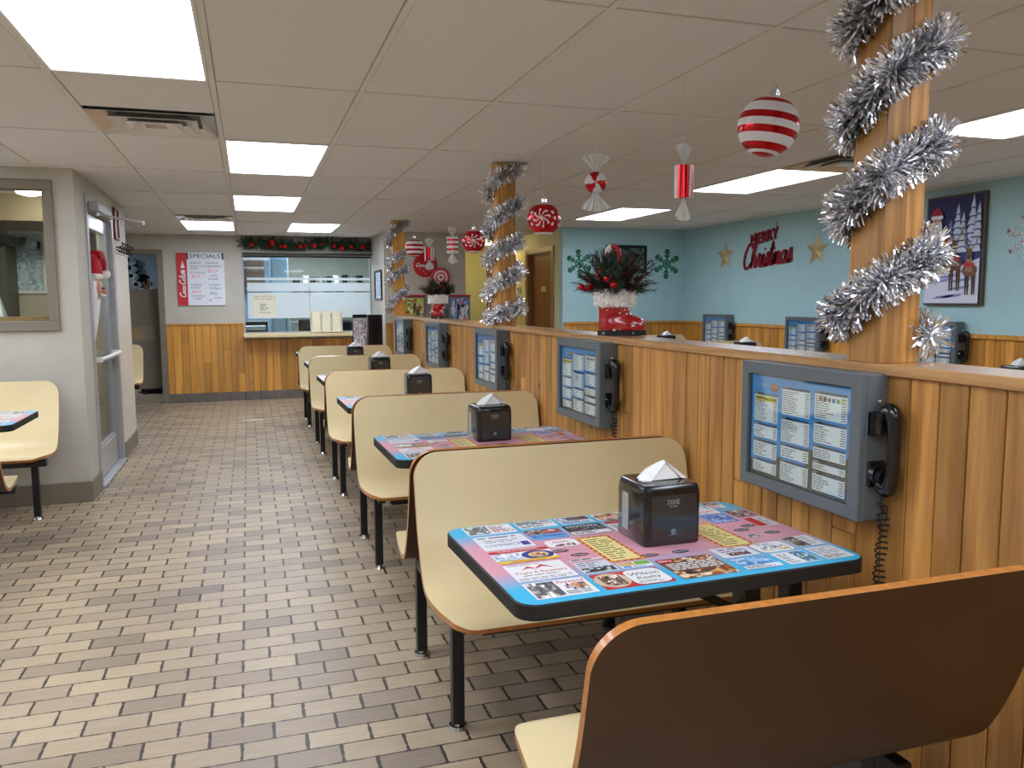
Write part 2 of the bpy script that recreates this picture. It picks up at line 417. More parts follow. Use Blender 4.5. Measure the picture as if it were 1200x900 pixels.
M = {}
M['floor'] = floor_material()
M['pine'] = wood_material('stained pine boards', (128, 82, 36), (190, 134, 66), (222, 170, 96))
M['pinegold'] = wood_material('golden pine boards', (164, 104, 38), (212, 148, 60), (238, 184, 92))
M['cap'] = wood_material('varnished pine cap', (138, 98, 56), (176, 132, 82), (202, 160, 106), rough=0.26, knots=False, axis='y', coat=0.5)
M['oak'] = wood_material('oak casing', (120, 86, 46), (156, 116, 66), (178, 140, 88), knots=False)
M['walnut'] = wood_material('dark wood door', (92, 38, 16), (128, 58, 26), (150, 76, 38), knots=False)
M['greige'] = mat('greige wall paint', (192, 187, 173), 0.6, var=0.04, bump=0.25, bscale=160)
M['greigedark'] = mat('taupe trim paint', (128, 119, 102), 0.5, var=0.05)
M['frp'] = mat('off white wall panel', (222, 215, 198), 0.35, var=0.03)
M['teal'] = mat('teal wall paint', (170, 208, 212), 0.6, var=0.03, bump=0.2, bscale=160)
M['yellow'] = mat('yellow green wall paint', (220, 219, 168), 0.6, var=0.03)
M['cream'] = mat('cream laminate', (225, 206, 158), 0.28, var=0.05, nscale=3)
M['brownlam'] = mat('dark brown laminate', (70, 46, 26), 0.42, var=0.14, nscale=5)
M['ply'] = mat('golden plywood edge', (176, 112, 48), 0.35, var=0.2, nscale=60, coat=0.4)
M['blackmetal'] = mat('black enamel steel', (18, 18, 20), 0.38, var=0.2)
M['blackplastic'] = mat('glossy black plastic', (14, 14, 18), 0.2, var=0.2, coat=0.3)
M['rubber'] = mat('matt black rubber', (13, 13, 13), 0.6)
M['greymetal'] = mat('grey enamel steel', (96, 104, 108), 0.42, var=0.06)
M['chrome'] = mat('bright chrome', (220, 222, 226), 0.15, 1.0, var=0.03)
M['alu'] = mat('brushed aluminium', (196, 198, 202), 0.34, 0.85, var=0.05, nscale=20)
M['alumatt'] = mat('painted aluminium', (176, 178, 178), 0.4, 0.3, var=0.05)
M['tile'] = mat('grey brown base tile', (112, 104, 98), 0.45, var=0.16, nscale=8)
M['ceil'] = mat('speckled ceiling board', (228, 226, 224), 0.8, var=0.05, nscale=90, bump=0.5, bscale=260)
M['tbar'] = mat('ceiling grid steel', (226, 222, 215), 0.5, var=0.03)
M['black'] = mat('black void', (6, 6, 6), 0.8)
M['lamp'] = mat_emit('lit lamp panel', (0.95, 1.03, 1.20), LAMP)
M['klamp'] = mat_emit('lit kitchen lamp panel', (240, 248, 255), KLAMP)
M['warmlamp'] = mat_emit('warm lamp', (255, 226, 170), 16.0)
M['print'] = mat_attr('printed colours', 0.32, coat=0.15)
M['paperprint'] = mat_attr('printed paper', 0.6)
M['white'] = mat('white enamel', (232, 232, 228), 0.4, var=0.03)
M['paper'] = mat('white tissue paper', (240, 240, 238), 0.75, var=0.03)
M['glass'] = mat_glass('clear glass')
M['frost'] = mat_glass('frosted glass film', haze=0.82, hazecol=(240, 244, 246))
M['clear'] = mat_glass('clear acrylic', refl=0.05)
M['red'] = mat('glossy red', (176, 14, 22), 0.18, var=0.08, coat=0.5)
M['redball'] = mat('red metallic ball', (190, 16, 26), 0.16, 0.6, var=0.05)
M['redglit'] = mat('red glitter', (150, 14, 40), 0.5, 0.2, var=0.45, nscale=300)
M['silverfoil'] = mat('silver foil', (240, 241, 244), 0.2, 1.0, var=0.1)
M['pineneedle'] = mat('dark green needles', (34, 58, 36), 0.6, var=0.4, nscale=40)
M['darktwig'] = mat('burgundy twigs', (70, 22, 26), 0.6, var=0.35, nscale=40)
M['fur'] = mat('white plush', (236, 232, 226), 0.9, var=0.06, nscale=60, bump=0.8, bscale=300)
M['gold'] = mat('pale gold glitter', (206, 184, 132), 0.42, 0.45, var=0.4, nscale=160, bump=0.4, bscale=500)
M['greenfelt'] = mat('green felt', (28, 128, 84), 0.75, var=0.12, nscale=40)
M['whitefelt'] = mat('white glitter felt', (236, 238, 240), 0.7, var=0.06)
M['wrap'] = mat_glass('sheer white wrapper', haze=0.72, hazecol=(236, 236, 232))
M['kblue'] = mat('pale blue kitchen wall', (160, 196, 226), 0.5, var=0.05)
M['kgrey'] = mat('grey green kitchen wall', (176, 180, 170), 0.6, var=0.05)
M['steel'] = mat('stainless steel', (190, 194, 198), 0.28, 0.9, var=0.05, nscale=12)
M['skin'] = mat('skin', (196, 142, 116), 0.55, var=0.06)
M['hair'] = mat('dark hair', (20, 14, 11), 0.85, var=0.3, nscale=80)
M['navy'] = mat('dark navy cloth', (26, 28, 38), 0.8, var=0.2, nscale=60)

# ---------------------------------------------------------------- the room
CEIL = 2.32
GX, GY, GX0, GY0 = 0.6114, 1.261, -0.107, 3.68      # ceiling grid
WX = 1.62                                           # face of the half wall
def sbox(name, m, *b, bevel=0):
    mb = MB()
    for q in b: mb.box(*q)
    return struct(mb.build(name, m, bevel=bevel))

fl = MB(); fl.box(-4.2, 5.8, -4.2, 16.2, -0.1, 0); struct(fl.build('floor', M['floor']))
# ceiling: boards laid between grid bars, lamp and vent cells left open
LAMPS = [(-1, -1), (-1, 3), (-1, 5), (0, 1), (0, 3), (0, 5)]
cells_lamp = {(-1, -1): 'l', (0, 1): 'l', (0, 3): 'l', (-1, 5): 'l', (1, 5): 'l', (6, 1): 'l', (6, 3): 'l', (6, -1): 'l',
              (0, -3): 'l', (-1, -5): 'l', (6, -3): 'l', (6, -5): 'l', (3, -3): 'l', (-4, -5): 'l', (2, -5): 'l', (-3, -1): 'l', (-4, 1): 'l', (-3, -3): 'l', (-6, -1): 'l', (-6, 1): 'l'}  # unseen lamps; those on the left are added to brighten the half wall
half_vents = {(-1, 0): 1, (-1, 4): 1, (6, 0): 1}     # a square vent fills the far half of the cell
def in_room(i, j):
    x = GX0 + GX * (i + .5); y = GY0 + GY * (j + .5)
    return -4 < x < 5.6 and -4.2 < y < 12.13 + .3
cb = MB(); tb = MB()
for i in range(-7, 10):
    for j in range(-7, 8):
        if (i, j) in cells_lamp: continue
        x0 = GX0 + GX * i + .013; x1 = GX0 + GX * (i + 1) - .013; y0 = GY0 + GY * j + .013; y1 = GY0 + GY * (j + 1) - .013
        x0 = max(x0, -4.1); x1 = min(x1, 5.66); y1 = min(y1, 12.15); y0 = max(y0, -4.1)
        if x1 - x0 < .02 or y1 - y0 < .02: continue
        if (i, j) in half_vents: y1 = GY0 + GY * (j + .5) - .013
        cb.bbox(x0, x1, y0, y1, CEIL + .003, CEIL + .02, .004)
struct(cb.build('ceiling', M['ceil']))
for i in range(-6, 10):
    x = GX0 + GX * i
    if -4.1 < x < 5.6: tb.box(x - .011, x + .011, -4.1, 12.13, CEIL, CEIL + .012)
for j in range(-6, 8):
    y = GY0 + GY * j
    if -4.1 < y < 12.1:
        for i in range(-7, 10):
            a = max(-4.1, GX0 + GX * i + .011); b = min(5.6, GX0 + GX * (i + 1) - .011)
            if b > a: tb.box(a, b, y - .011, y + .011, CEIL, CEIL + .012)
struct(tb.build('trim_1', M['tbar']))
sbox('ceiling_plenum', M['black'], (-4.2, 5.8, -4.2, 12.2, 2.45, 2.5))

# walls
sbox('wall_left', M['greige'], (-1.23, -1.11, 6.32, 6.68, 0, 2.33), (-1.23, -1.11, 7.92, 8.75, 0, 2.33), (-1.23, -1.11, 6.68, 7.92, 2.205, 2.33))
sbox('wall_front', M['greige'], (-1.25, -1.23, 6.32, 6.44, 0, 2.33), (-4.1, -2.55, 6.32, 6.44, 0, 2.33), (-2.55, -1.25, 6.32, 6.44, 0, 1.225), (-2.55, -1.25, 6.32, 6.44, 2.235, 2.33))
sbox('wall_alcove', M['greige'], (-4.1, -1.23, 8.63, 8.75, 0, 2.33))
sbox('wall_side', M['greige'], (-4.2, -4.08, -4.2, 12.25, 0, 2.5))
sbox('wall_rear', M['greige'], (-4.2, 5.7, -4.2, -4.08, 0, 2.5))
sbox('wall_back', M['greige'], (-4.1, -2.12, 12.13, 12.25, 0, 2.5), (-2.12, -1.10, 12.13, 12.25, 2.10, 2.5), (-1.10, -.06, 12.13, 12.25, 0, 2.5),
     (-.06, 1.755, 12.13, 12.25, 0, .955), (-.06, 1.755, 12.13, 12.25, 2.05, 2.5), (1.755, 2.9, 12.13, 12.25, 0, 2.5))
sbox('wall_jut', M['greige'], (1.755, 1.9, 10.95, 12.13, 0, 2.33), (1.9, 2.88, 10.95, 11.07, 0, 2.33))
sbox('wall_corridor', M['yellow'], (2.76, 2.88, 11.07, 12.7, 0, 2.33), (2.76, 3.95, 12.7, 12.82, 0, 2.33), (3.83, 3.95, 11.06, 12.1, 0, 2.33), (4.5, 4.62, 12.0, 12.8, 0, 2.33), (3.95, 4.5, 11.98, 12.1, 0, 2.33), (3.9, 4.62, 12.7, 12.82, 0, 2.33),
     (3.83, 3.95, 9.82, 10.06, 0, 2.33), (3.83, 3.95, 10.06, 11.06, 2.05, 2.33))
sbox('wall_teal', M['teal'], (3.83, 5.57, 9.7, 9.82, 0, 2.33))
sbox('wall_right', M['teal'], (5.57, 5.69, -4.2, 9.82, 0, 2.33))
sbox('ceiling_corridor', M['ceil'], (2.88, 4.5, 12.13, 12.7, CEIL, CEIL + .02))

def boards(mb, axis, face, depth, a0, a1, z0, z1, wmin, wmax, rnd, joint=0.35, b=0.0028, gap=0.0022):
    """vertical boards: axis 'x' faces -x (runs along y), axis 'y' faces -y (runs along x)"""
    a = a0
    while a < a1 - .01:
        e = min(a1, a + rnd.uniform(wmin, wmax))
        cuts = [z0] + ([z0 + (z1 - z0) * rnd.uniform(.2, .85)] if rnd.random() < joint else []) + [z1]
        for k in range(len(cuts) - 1):
            c = (rnd.random(), rnd.random(), 0, 1); q0, q1 = cuts[k] + (gap if k else 0), cuts[k + 1]
            dd = rnd.uniform(0, .0012)
            if axis == 'x': mb.bbox(face + dd, face + depth, a + gap, e - gap, q0, q1, b, 0, c)
            else: mb.bbox(a + gap, e - gap, face + dd, face + depth, q0, q1, b, 0, c)
        a = e
rw = random.Random(11)
core = MB(); core.box(WX + .018, 1.74, -4.08, 9.53, 0, 1.21); struct(core.build('wall_divider', M['black']))
hb = MB(); boards(hb, 'x', WX, .02, -1.0, 9.53, .10, 1.212, .074, .104, rw, .5); struct(hb.build('wall_divider_boards', M['pine']))
rb = MB(); rb.T = Matrix.Translation((3.38, 0, 0)) @ Matrix.Diagonal((-1, 1, 1, 1)); boards(rb, 'x', WX, .02, -1.0, 9.53, .10, 1.212, .074, .104, rw, .4); struct(rb.build('wall_divider_rear_boards', M['pine'], weld=True))
bs = MB()
bs.box(WX - .004, WX + .02, -4.0, 9.53, 0, .10); bs.box(1.74, 1.77, -4.0, 9.53, 0, .10)
struct(bs.build('baseboard_divider', M['tile']))
cp = MB(); y = -4.0
for y0, y1 in ((-4.0, -1.3), (-1.3, 1.2), (1.2, 3.95), (3.95, 6.6), (6.6, 9.56)):
    cp.bbox(1.604, 1.785, y0, y1 - .001, 1.212, 1.242, .003, 0, (rw.random(), rw.random(), 0, 1))
struct(cp.build('trim_2', M['cap']))
# wainscot of the back wall, chair rail and tile base
wb = MB(); boards(wb, 'y', 12.112, .02, -1.085, -.064, .125, 1.075, .075, .11, rw, .3); boards(wb, 'y', 12.112, .02, -.064, 1.75, .125, .862, .075, .11, rw, .25)
struct(wb.build('wall_back_boards', M['pinegold']))
cr = MB(); cr.bbox(-1.085, -.064, 12.10, 12.13, 1.075, 1.10, .003, 0, (.5, .2, 0, 1)); struct(cr.build('trim_3', M['pinegold']))
tb2 = MB(); x = -1.085
while x < 1.74: tb2.bbox(x + .002, min(x + .2, 1.752), 12.106, 12.13, 0, .125, .003); x += .202
struct(tb2.build('baseboard_back', M['tile']))
tw = MB(); boards(tw, 'x', 5.553, .02, -1.0, 9.68, .1, 1.085, .08, .105, rw, .5); boards(tw, 'y', 9.683, .02, 3.84, 5.55, .1, 1.085, .08, .105, rw, .5)
struct(tw.build('wall_right_boards', M['pinegold']))
tr = MB(); tr.bbox(5.535, 5.57, -1.0, 9.668, 1.085, 1.122, .004, 0, (.6, .3, 0, 1)); tr.bbox(3.84, 5.535, 9.668, 9.70, 1.085, 1.122, .004, 0, (.4, .6, 0, 1)); struct(tr.build('trim_4', M['pinegold']))
tj = MB(); boards(tj, 'y', 10.932, .02, 1.76, 2.87, .1, 1.08, .08, .11, rw, .3); tj.bbox(1.76, 2.87, 10.92, 10.95, 1.08, 1.11, .003, 0, (.4, .4, 0, 1)); struct(tj.build('wall_jut_boards', M['pinegold']))
# painted base and trims of the left block
bl = MB(); bl.bbox(-4.0, -1.095, 6.305, 6.32, 0, .145, .003); bl.bbox(-1.11, -1.095, 6.32, 6.70, 0, .145, .003); bl.bbox(-1.11, -1.092, 7.93, 8.765, 0, .145, .003)
struct(bl.build('baseboard_left', M['greigedark']))
pf = MB(); pf.bbox(-1.11, -1.100, 7.96, 8.756, .145, 1.845, .002); pf.bbox(-1.112, -1.10, 8.75, 8.757, .145, 1.845, .002); struct(pf.build('wall_left_panel', M['frp']))
rl = MB(); rl.bbox(-1.11, -1.088, 7.955, 8.762, 1.845, 1.865, .003); struct(rl.build('trim_5', M['frp']))

# doorway frame to the kitchen, oak door and casing on the corridor wall
df = MB(); df.bbox(-1.165, -1.085, 12.10, 12.26, 0, 2.115, .004); df.bbox(-2.13, -2.05, 12.10, 12.26, 0, 2.115, .004); df.bbox(-2.05, -1.165, 12.10, 12.26, 2.05, 2.115, .004)
struct(df.build('trim_6', M['greigedark']))
d2 = thing('door_2', None, None, (3.83, 10.56, 0)); struct(d2)
m = MB(); m.bbox(.05, .09, -.47, .47, .01, 2.03, .003, 0, (.5, .3, 0, 1)); m.build('door_leaf', M['walnut'], d2)
m = MB(); c = (.5, .7, 0, 1)
m.bbox(-.02, .11, -.565, -.475, 0, 2.115, .004, 0, c); m.bbox(-.02, .11, .475, .565, 0, 2.115, .004, 0, c); m.bbox(-.02, .11, -.475, .475, 2.04, 2.115, .004, 0, c); m.build('door_casing', M['oak'], d2)
m = MB(); m.bbox(.042, .05, -.12, .06, 1.52, 1.59, .002); m.build('door_sign', M['gold'], d2)
m = MB(); m.cyl((.05, .41, 1.0), (-.01, .41, 1.0), .012); m.ball((-.025, .41, 1.0), .028, 14, 8); m.build('door_knob', M['chrome'], d2)
d3 = thing('door_3', None, None, (3.74, 12.7, 0)); struct(d3)
m = MB(); m.bbox(0, .62, -.03, -.001, .01, 2.0, .003, 0, (.2, .8, 0, 1)); m.build('door_leaf', M['walnut'], d3)
m = MB(); m.bbox(-.05, 0, -.04, -.001, 0, 2.05, .003, 0, c); m.bbox(.62, .67, -.04, -.001, 0, 2.05, .003, 0, c); m.bbox(0, .62, -.04, -.001, 2.0, 2.05, .003, 0, c); m.build('door_casing', M['oak'], d3)

# aluminium entrance door in the left wall
d1 = thing('door_1', None, None, (-1.11, 6.68, 0)); struct(d1)
m = MB(); m.bbox(-.115, .012, 0, .075, 0, 2.2, .003); m.bbox(-.115, .012, 1.165, 1.24, 0, 2.2, .003); m.bbox(-.115, .012, .075, 1.165, 2.1, 2.2, .003); m.bbox(-.125, .03, .02, 1.2, 0, .022, .004); m.build('door_frame', M['alumatt'], d1)
m = MB(); m.bbox(-.075, -.03, .085, .185, .03, 2.09, .003); m.bbox(-.075, -.03, 1.055, 1.155, .03, 2.09, .003); m.bbox(-.075, -.03, .185, 1.055, 1.98, 2.09, .003); m.bbox(-.075, -.03, .185, 1.055, .03, .26, .003)
m.bbox(-.068, -.036, .185, 1.055, .26, .285, .002); leaf = m.build('door_leaf', M['alu'], d1)
m = MB(); m.box(-.056, -.050, .18, 1.06, .28, 1.985); m.build('door_glass', M['glass'], leaf)
m = MB(); m.tube([(.035, .13, .975), (.035, 1.08, .975)], .016, 10); m.bbox(-.03, .04, .115, .15, .955, .995, .003); m.bbox(-.03, .04, 1.07, 1.11, .955, .995, .003); m.build('push_bar', M['white'], d1)
m = MB(); m.bbox(-.02, .0, 1.08, 1.13, .84, .92, .003); m.cyl((-.02, 1.105, .88), (.01, 1.105, .88), .014); m.build('door_lock', M['chrome'], d1)
m = MB(); m.bbox(.012, .085, .07, .40, 2.085, 2.155, .006); m.bbox(.012, .05, .40, 1.0, 2.10, 2.14, .004); clo = m.build('door_closer', M['alumatt'], d1)
m = MB(); m.tube([(.05, .2, 2.075), (.16, .45, 2.07), (.30, .80, 2.068)], .009, 8); m.cyl((.30, .80, 2.05), (.30, .80, 2.085), .014); m.cyl((.05, .2, 2.06), (.05, .2, 2.09), .018); m.build('closer_arm', M['alu'], clo)

# framed vestibule window in the left block and the room behind it
w1 = thing('window_1', None, None, (-1.9, 6.32, 0)); struct(w1)
m = MB(); m.bbox(-.66, .66, -.02, .13, 1.215, 1.285, .004); m.bbox(-.66, .66, -.02, .13, 2.175, 2.24, .004); m.bbox(-.66, -.595, -.02, .13, 1.285, 2.175, .004); m.bbox(.595, .66, -.02, .13, 1.285, 2.175, .004); m.build('window_frame', M['greigedark'], w1)
m = MB(); m.box(-.595, .595, .05, .056, 1.285, 2.175); m.build('window_pane', M['glass'], w1)
m = MB(); m.bbox(-.595, .595, .058, .20, 1.285, 1.315, .003, 0, (.8, .4, 0, 1)); m.build('window_sill', M['cap'], w1)
sbox('ceiling_beam', M['greigedark'], (-4.0, -1.23, 7.9, 8.05, 2.1, 2.33))

# service window in the back wall
w2 = thing('window_2', None, None, (-.06, 12.13, 0)); struct(w2)
m = MB(); m.bbox(0, 1.815, .02, .10, 2.03, 2.05, .002); wf = m.build('window_frame', M['blackmetal'], w2)
m = MB(); m.bbox(0, .02, .02, .10, .955, 2.03, .002); m.bbox(1.795, 1.815, .02, .10, .955, 2.03, .002); m.bbox(.02, 1.795, .02, .10, .955, .965, .002); m.build('window_channel', M['alumatt'], w2)
m = MB()
for x0, x1 in ((.02, .915), (.921, 1.795)): m.box(x0, x1, .055, .061, .965, 2.03)
m.build('window_pane', M['glass'], w2)
m = MB()
for x0, x1 in ((.06, .915), (.921, 1.795)):
    for z0, z1 in ((1.705, 1.74), (1.545, 1.668), (1.16, 1.53)): m.box(x0, x1, .050, .0535, z0, z1)
m.build('frosted_film', M['frost'], w2)
ct = MB(); ct.bbox(-.075, 1.755, 11.86, 12.30, .90, .948, .006); struct(ct.build('trim_7', M['cream']))

# kitchen behind the back wall
sbox('wall_kitchen', M['kblue'], (-3.0, -2.9, 12.25, 16.1, 0, 2.6), (-3.0, .62, 16.0, 16.1, 0, 2.6))
M['slate'] = mat('slate blue wall', (92, 106, 120), .6, var=.05)
sbox('wall_kitchen_side', M['slate'], (-2.9, -.62, 15.3, 15.4, 0, 2.45), (-.72, -.62, 12.75, 15.3, 0, 2.45), (-2.9, -2.85, 12.26, 15.3, 0, 2.45))
sbox('wall_kitchen_rear', M['kgrey'], (.62, 2.9, 16.0, 16.1, 0, 2.6), (2.78, 2.9, 12.82, 16.1, 0, 2.6), (1.9, 2.8, 12.25, 12.27, 0, 2.6))
sbox('ceiling_kitchen', M['ceil'], (-3.0, 2.9, 12.25, 16.1, 2.42, 2.5))
# ---------------------------------------------------------------- ceiling fixtures
def light_proto():
    t = thing('ceiling_light', 'x', 'ceiling light', (0, 0, CEIL), 0, 'lit ceiling panels')
    w_, h_ = GX / 2 - .012, GY / 2 - .012
    m = MB()
    for b in ((-w_, -w_ + .014, -h_, h_), (w_ - .014, w_, -h_, h_), (-w_ + .014, w_ - .014, -h_, -h_ + .014), (-w_ + .014, w_ - .014, h_ - .014, h_)): m.bbox(*b, -.004, .05, .002)
    m.build('light_frame', M['white'], t)
    m = MB(); m.box(-w_ + .014, w_ - .014, -h_ + .014, h_ - .014, .004, .01); m.build('lamp_panel', M['lamp'], t)
    return t
LL = {(-1, -1): 'largest lit ceiling panel, at the upper left corner', (0, 1): 'lit ceiling panel beyond the near aluminium vent, over the aisle',
      (0, 3): 'lit aisle ceiling panel, second of the pair in line', (-1, 5): 'lit ceiling panel right behind the far aluminium vent',
      (1, 5): 'small far lit ceiling panel in front of the pine garland', (6, 1): 'lit ceiling panel above the teal wall lettering, left of the near column',
      (6, 3): 'lit ceiling panel farthest on the teal side', (6, -1): 'lit ceiling panel right of the near tinsel column'}
lp = None
for (i, j) in cells_lamp:
    lab = LL.get((i, j), 'unseen lit ceiling panel added outside the view')
    loc = (GX0 + GX * (i + .5), GY0 + GY * (j + .5), CEIL)
    if lp is None: lp = light_proto(); lp.location = loc; lp['label'] = lab
    else: dup(lp, loc, label=lab)
M['ventalu'] = mat('bright vent aluminium', (228, 226, 222), .22, .75, var=.05, nscale=14)
def vent_proto():
    t = thing('ceiling_vent', 'x', 'vent', (0, 0, CEIL), 0, 'square ceiling vents')
    a = GX / 2 - .015
    m = MB(); m.box(-a, a, -a, a, .04, .045); m.build('vent_duct', M['greymetal'], t)
    m = MB()
    for k, (r0, z0, r1, z1) in enumerate(((a, -.002, a - .075, .034), (a - .085, -.012, a - .15, .030), (a - .16, -.016, a - .22, .026))):
        v = [(-r0, -r0, z0), (r0, -r0, z0), (r0, r0, z0), (-r0, r0, z0), (-r1, -r1, z1), (r1, -r1, z1), (r1, r1, z1), (-r1, r1, z1)]
        v2 = [(x, y, z - .003) for x, y, z in v]
        F = [[i, (i + 1) % 4, 4 + (i + 1) % 4, 4 + i] for i in range(4)]
        m.add(v, F); m.add(v2, [f[::-1] for f in F]); m.add(v[:4] + v2[:4], F)
    m.box(-.05, .05, -.05, .05, -.012, -.006); m.build('vent_cone', M['ventalu'], t)
    return t
VL = {(-1, 0): 'aluminium square ceiling vent just beyond the largest lit panel', (-1, 4): 'small far aluminium ceiling vent touching a lit panel', (6, 0): 'dark aluminium ceiling vent half hidden behind the near tinsel column'}
vp = None
for (i, j) in half_vents:
    loc = (GX0 + GX * (i + .5), GY0 + GY * (j + .75), CEIL)
    if vp is None: vp = vent_proto(); vp.location = loc; vp['label'] = VL[(i, j)]
    else: dup(vp, loc, label=VL[(i, j)])
tt = thing('corridor_light', 'warm round ceiling lamp inside the yellow corridor', 'ceiling light', (3.45, 11.75, CEIL))
m = MB(); m.lathe([(.001, 0), (.15, 0), (.15, -.03), (.14, -.03)], 24); m.build('lamp_base', M['white'], tt)
m = MB(); m.lathe([(.14, -.03), (.12, -.07), (.06, -.095), (.001, -.1)], 24); m.build('lamp_shade', M['warmlamp'], tt)
for k, (x, y) in enumerate(((-2.3, 13.9), (.05, 13.9), (1.1, 14.6), (1.2, 13.2))):
    t = thing('kitchen_light', ['lit kitchen ceiling panel deep behind the open doorway, out of sight', 'long lit kitchen lamp behind the left pane of the service window', 'farther lit kitchen panel behind the right pane', 'nearer lit kitchen panel behind the right pane'][k], 'ceiling light', (x, y, 2.42), 0, 'kitchen ceiling lamps')
    wx, wy = (.3, .3) if k != 1 else (.42, .12)
    m = MB(); m.bbox(-wx - .02, wx + .02, -wy - .02, wy + .02, -.02, 0, .003); m.build('light_frame', M['white'], t)
    m = MB(); m.box(-wx, wx, -wy, wy, -.026, -.02); m.build('lamp_panel', M['klamp'], t)

# ---------------------------------------------------------------- booth benches
XB0, XB1 = .53, 1.60
PROF = [(.03, .885), (.055, .77), (.09, .64), (.13, .54), (.165, .478), (.205, .448), (.26, .436), (.36, .436), (.46, .445), (.52, .448), (.552, .438)]
def bench_shell(parent, sgn, x0=XB0, x1=XB1, dz=0):
    P = catmull([(d, z, 0) for d, z in PROF], 6); S = len(P)
    L = [0]
    for i in range(1, S): L.append(L[-1] + (P[i] - P[i - 1]).length)
    T = L[-1]; th = .018
    # resample densely near both rounded ends
    ts = sorted(set([T * k / 40 for k in range(41)] + [.09 * (1 - math.cos(math.pi / 2 * k / 10)) for k in range(11)] + [T - .06 * (1 - math.cos(math.pi / 2 * k / 8)) for k in range(9)]))
    def at(s):
        for i in range(S - 1):
            if L[i + 1] >= s - 1e-9:
                u = (s - L[i]) / (L[i + 1] - L[i]); return P[i].lerp(P[i + 1], u), (P[i + 1] - P[i]).normalized()
        return P[-1], (P[-1] - P[-2]).normalized()
    V = []; n = len(ts)
    for s in ts:
        p, d = at(s); nx, nz = d.y, -d.x           # away from the sitter
        ins = 0
        if s < .09: ins = .09 - math.sqrt(max(0, .09 ** 2 - (.09 - s) ** 2))
        e = T - s
        if e < .36: ins = .03 * (1 - e / .36) ** 1.3          # the seat narrows towards its front
        if e < .06: ins += .06 - math.sqrt(max(0, .06 ** 2 - (.06 - e) ** 2))
        for (off) in (0, th):
            for x in (x0 + ins, x1 - ins):
                V.append((x, sgn * (p.x + nx * off), p.y + nz * off + dz))
    mb = MB()
    for i in range(n - 1):
        a, b = i * 4, i * 4 + 4
        q = [([a, a + 1, b + 1, b], 0), ([a + 2, b + 2, b + 3, a + 3], 1), ([a, b, b + 2, a + 2], 2), ([a + 1, a + 3, b + 3, b + 1], 2)]
        for f, k in q:
            if sgn > 0: f = f[::-1]
            mb.f.append(f); mb.m.append(k); mb.c.append((1, 1, 1, 1)); mb.s.append(k != 2)
    for f in ([0, 2, 3, 1], [(n - 1) * 4, (n - 1) * 4 + 1, (n - 1) * 4 + 3, (n - 1) * 4 + 2]):
        mb.f.append(f if sgn < 0 else f[::-1]); mb.m.append(2); mb.c.append((1, 1, 1, 1)); mb.s.append(False)
    mb.v = V
    o = mb.build('bench_shell', [M['cream'], M['brownlam'], M['ply']], parent, sharp=35)
    tag(o, 'one piece cream seat and backrest with dark brown rear'); return o
def bench_frame(t, sides=(-1, 1), xs=(.615, 1.44)):
    for x in xs:
        for s in sides:
            m = MB(); m.bbox(x - .02, x + .02, s * .295 - .02, s * .295 + .02, .018, .42, .003); lg = m.build('leg', M['blackmetal'], t)
            m = MB(); m.cyl((x, s * .295, 0), (x, s * .295, .012), .034, .030, 14); m.cyl((x, s * .295, .012), (x, s * .295, .03), .014, .012, 10); m.build('leg_glide', M['chrome'] if x < 1 else M['blackmetal'], lg)
    m = MB()
    for x in xs:
        a, b = (-.275 if -1 in sides else .20), (.275 if 1 in sides else -.20)
        m.bbox(x - .018, x + .018, a, b, .36, .405, .003)
    for s in sides: m.bbox(xs[0] + .045, xs[1] + .10, s * .42 - .03, s * .42 + .03, .372, .418, .003)
    for s in sides:
        for x in xs: m.bbox(x - .018, x + .018, min(s * .315, s * .45), max(s * .315, s * .45), .385, .415, .003)
    if len(sides) == 2:
        for x in (xs[0] + .12, xs[1] - .05): m.bbox(x - .016, x + .016, -.011, .011, .38, .80, .002)
    m.build('bench_frame', M['blackmetal'], t)
PER = 1.705; Y0 = 2.795
def bench_unit(label, sides=(-1, 1)):
    t = thing('booth_bench', label, 'bench', (0, 0, 0), 0, 'cream back to back booth benches by the half wall')
    for s in sides: bench_shell(t, s)
    bench_frame(t, sides); return t
BL = ['nearest booth bench, its dark brown back filling the lower right corner', 'cream booth bench behind the nearest patterned table', 'cream booth bench behind the second table from the front',
      'third cream booth bench, counting from the first full cream back', 'fourth cream booth bench, counting from the first full cream back', 'farthest cream booth bench, by the service counter']
near_bench = thing('booth_bench', BL[0], 'bench', (0, Y0 - PER + .035, 0), 0, 'cream back to back booth benches by the half wall')
bench_shell(near_bench, 1, .505, 1.49, .014); bench_frame(near_bench, (1,), (.60, 1.33))
bench0 = bench_unit(BL[1]); bench0.location = (0, Y0, 0)
for k in range(2, 6): dup(bench0, (0, Y0 + PER * (k - 1), 0), label=BL[k])
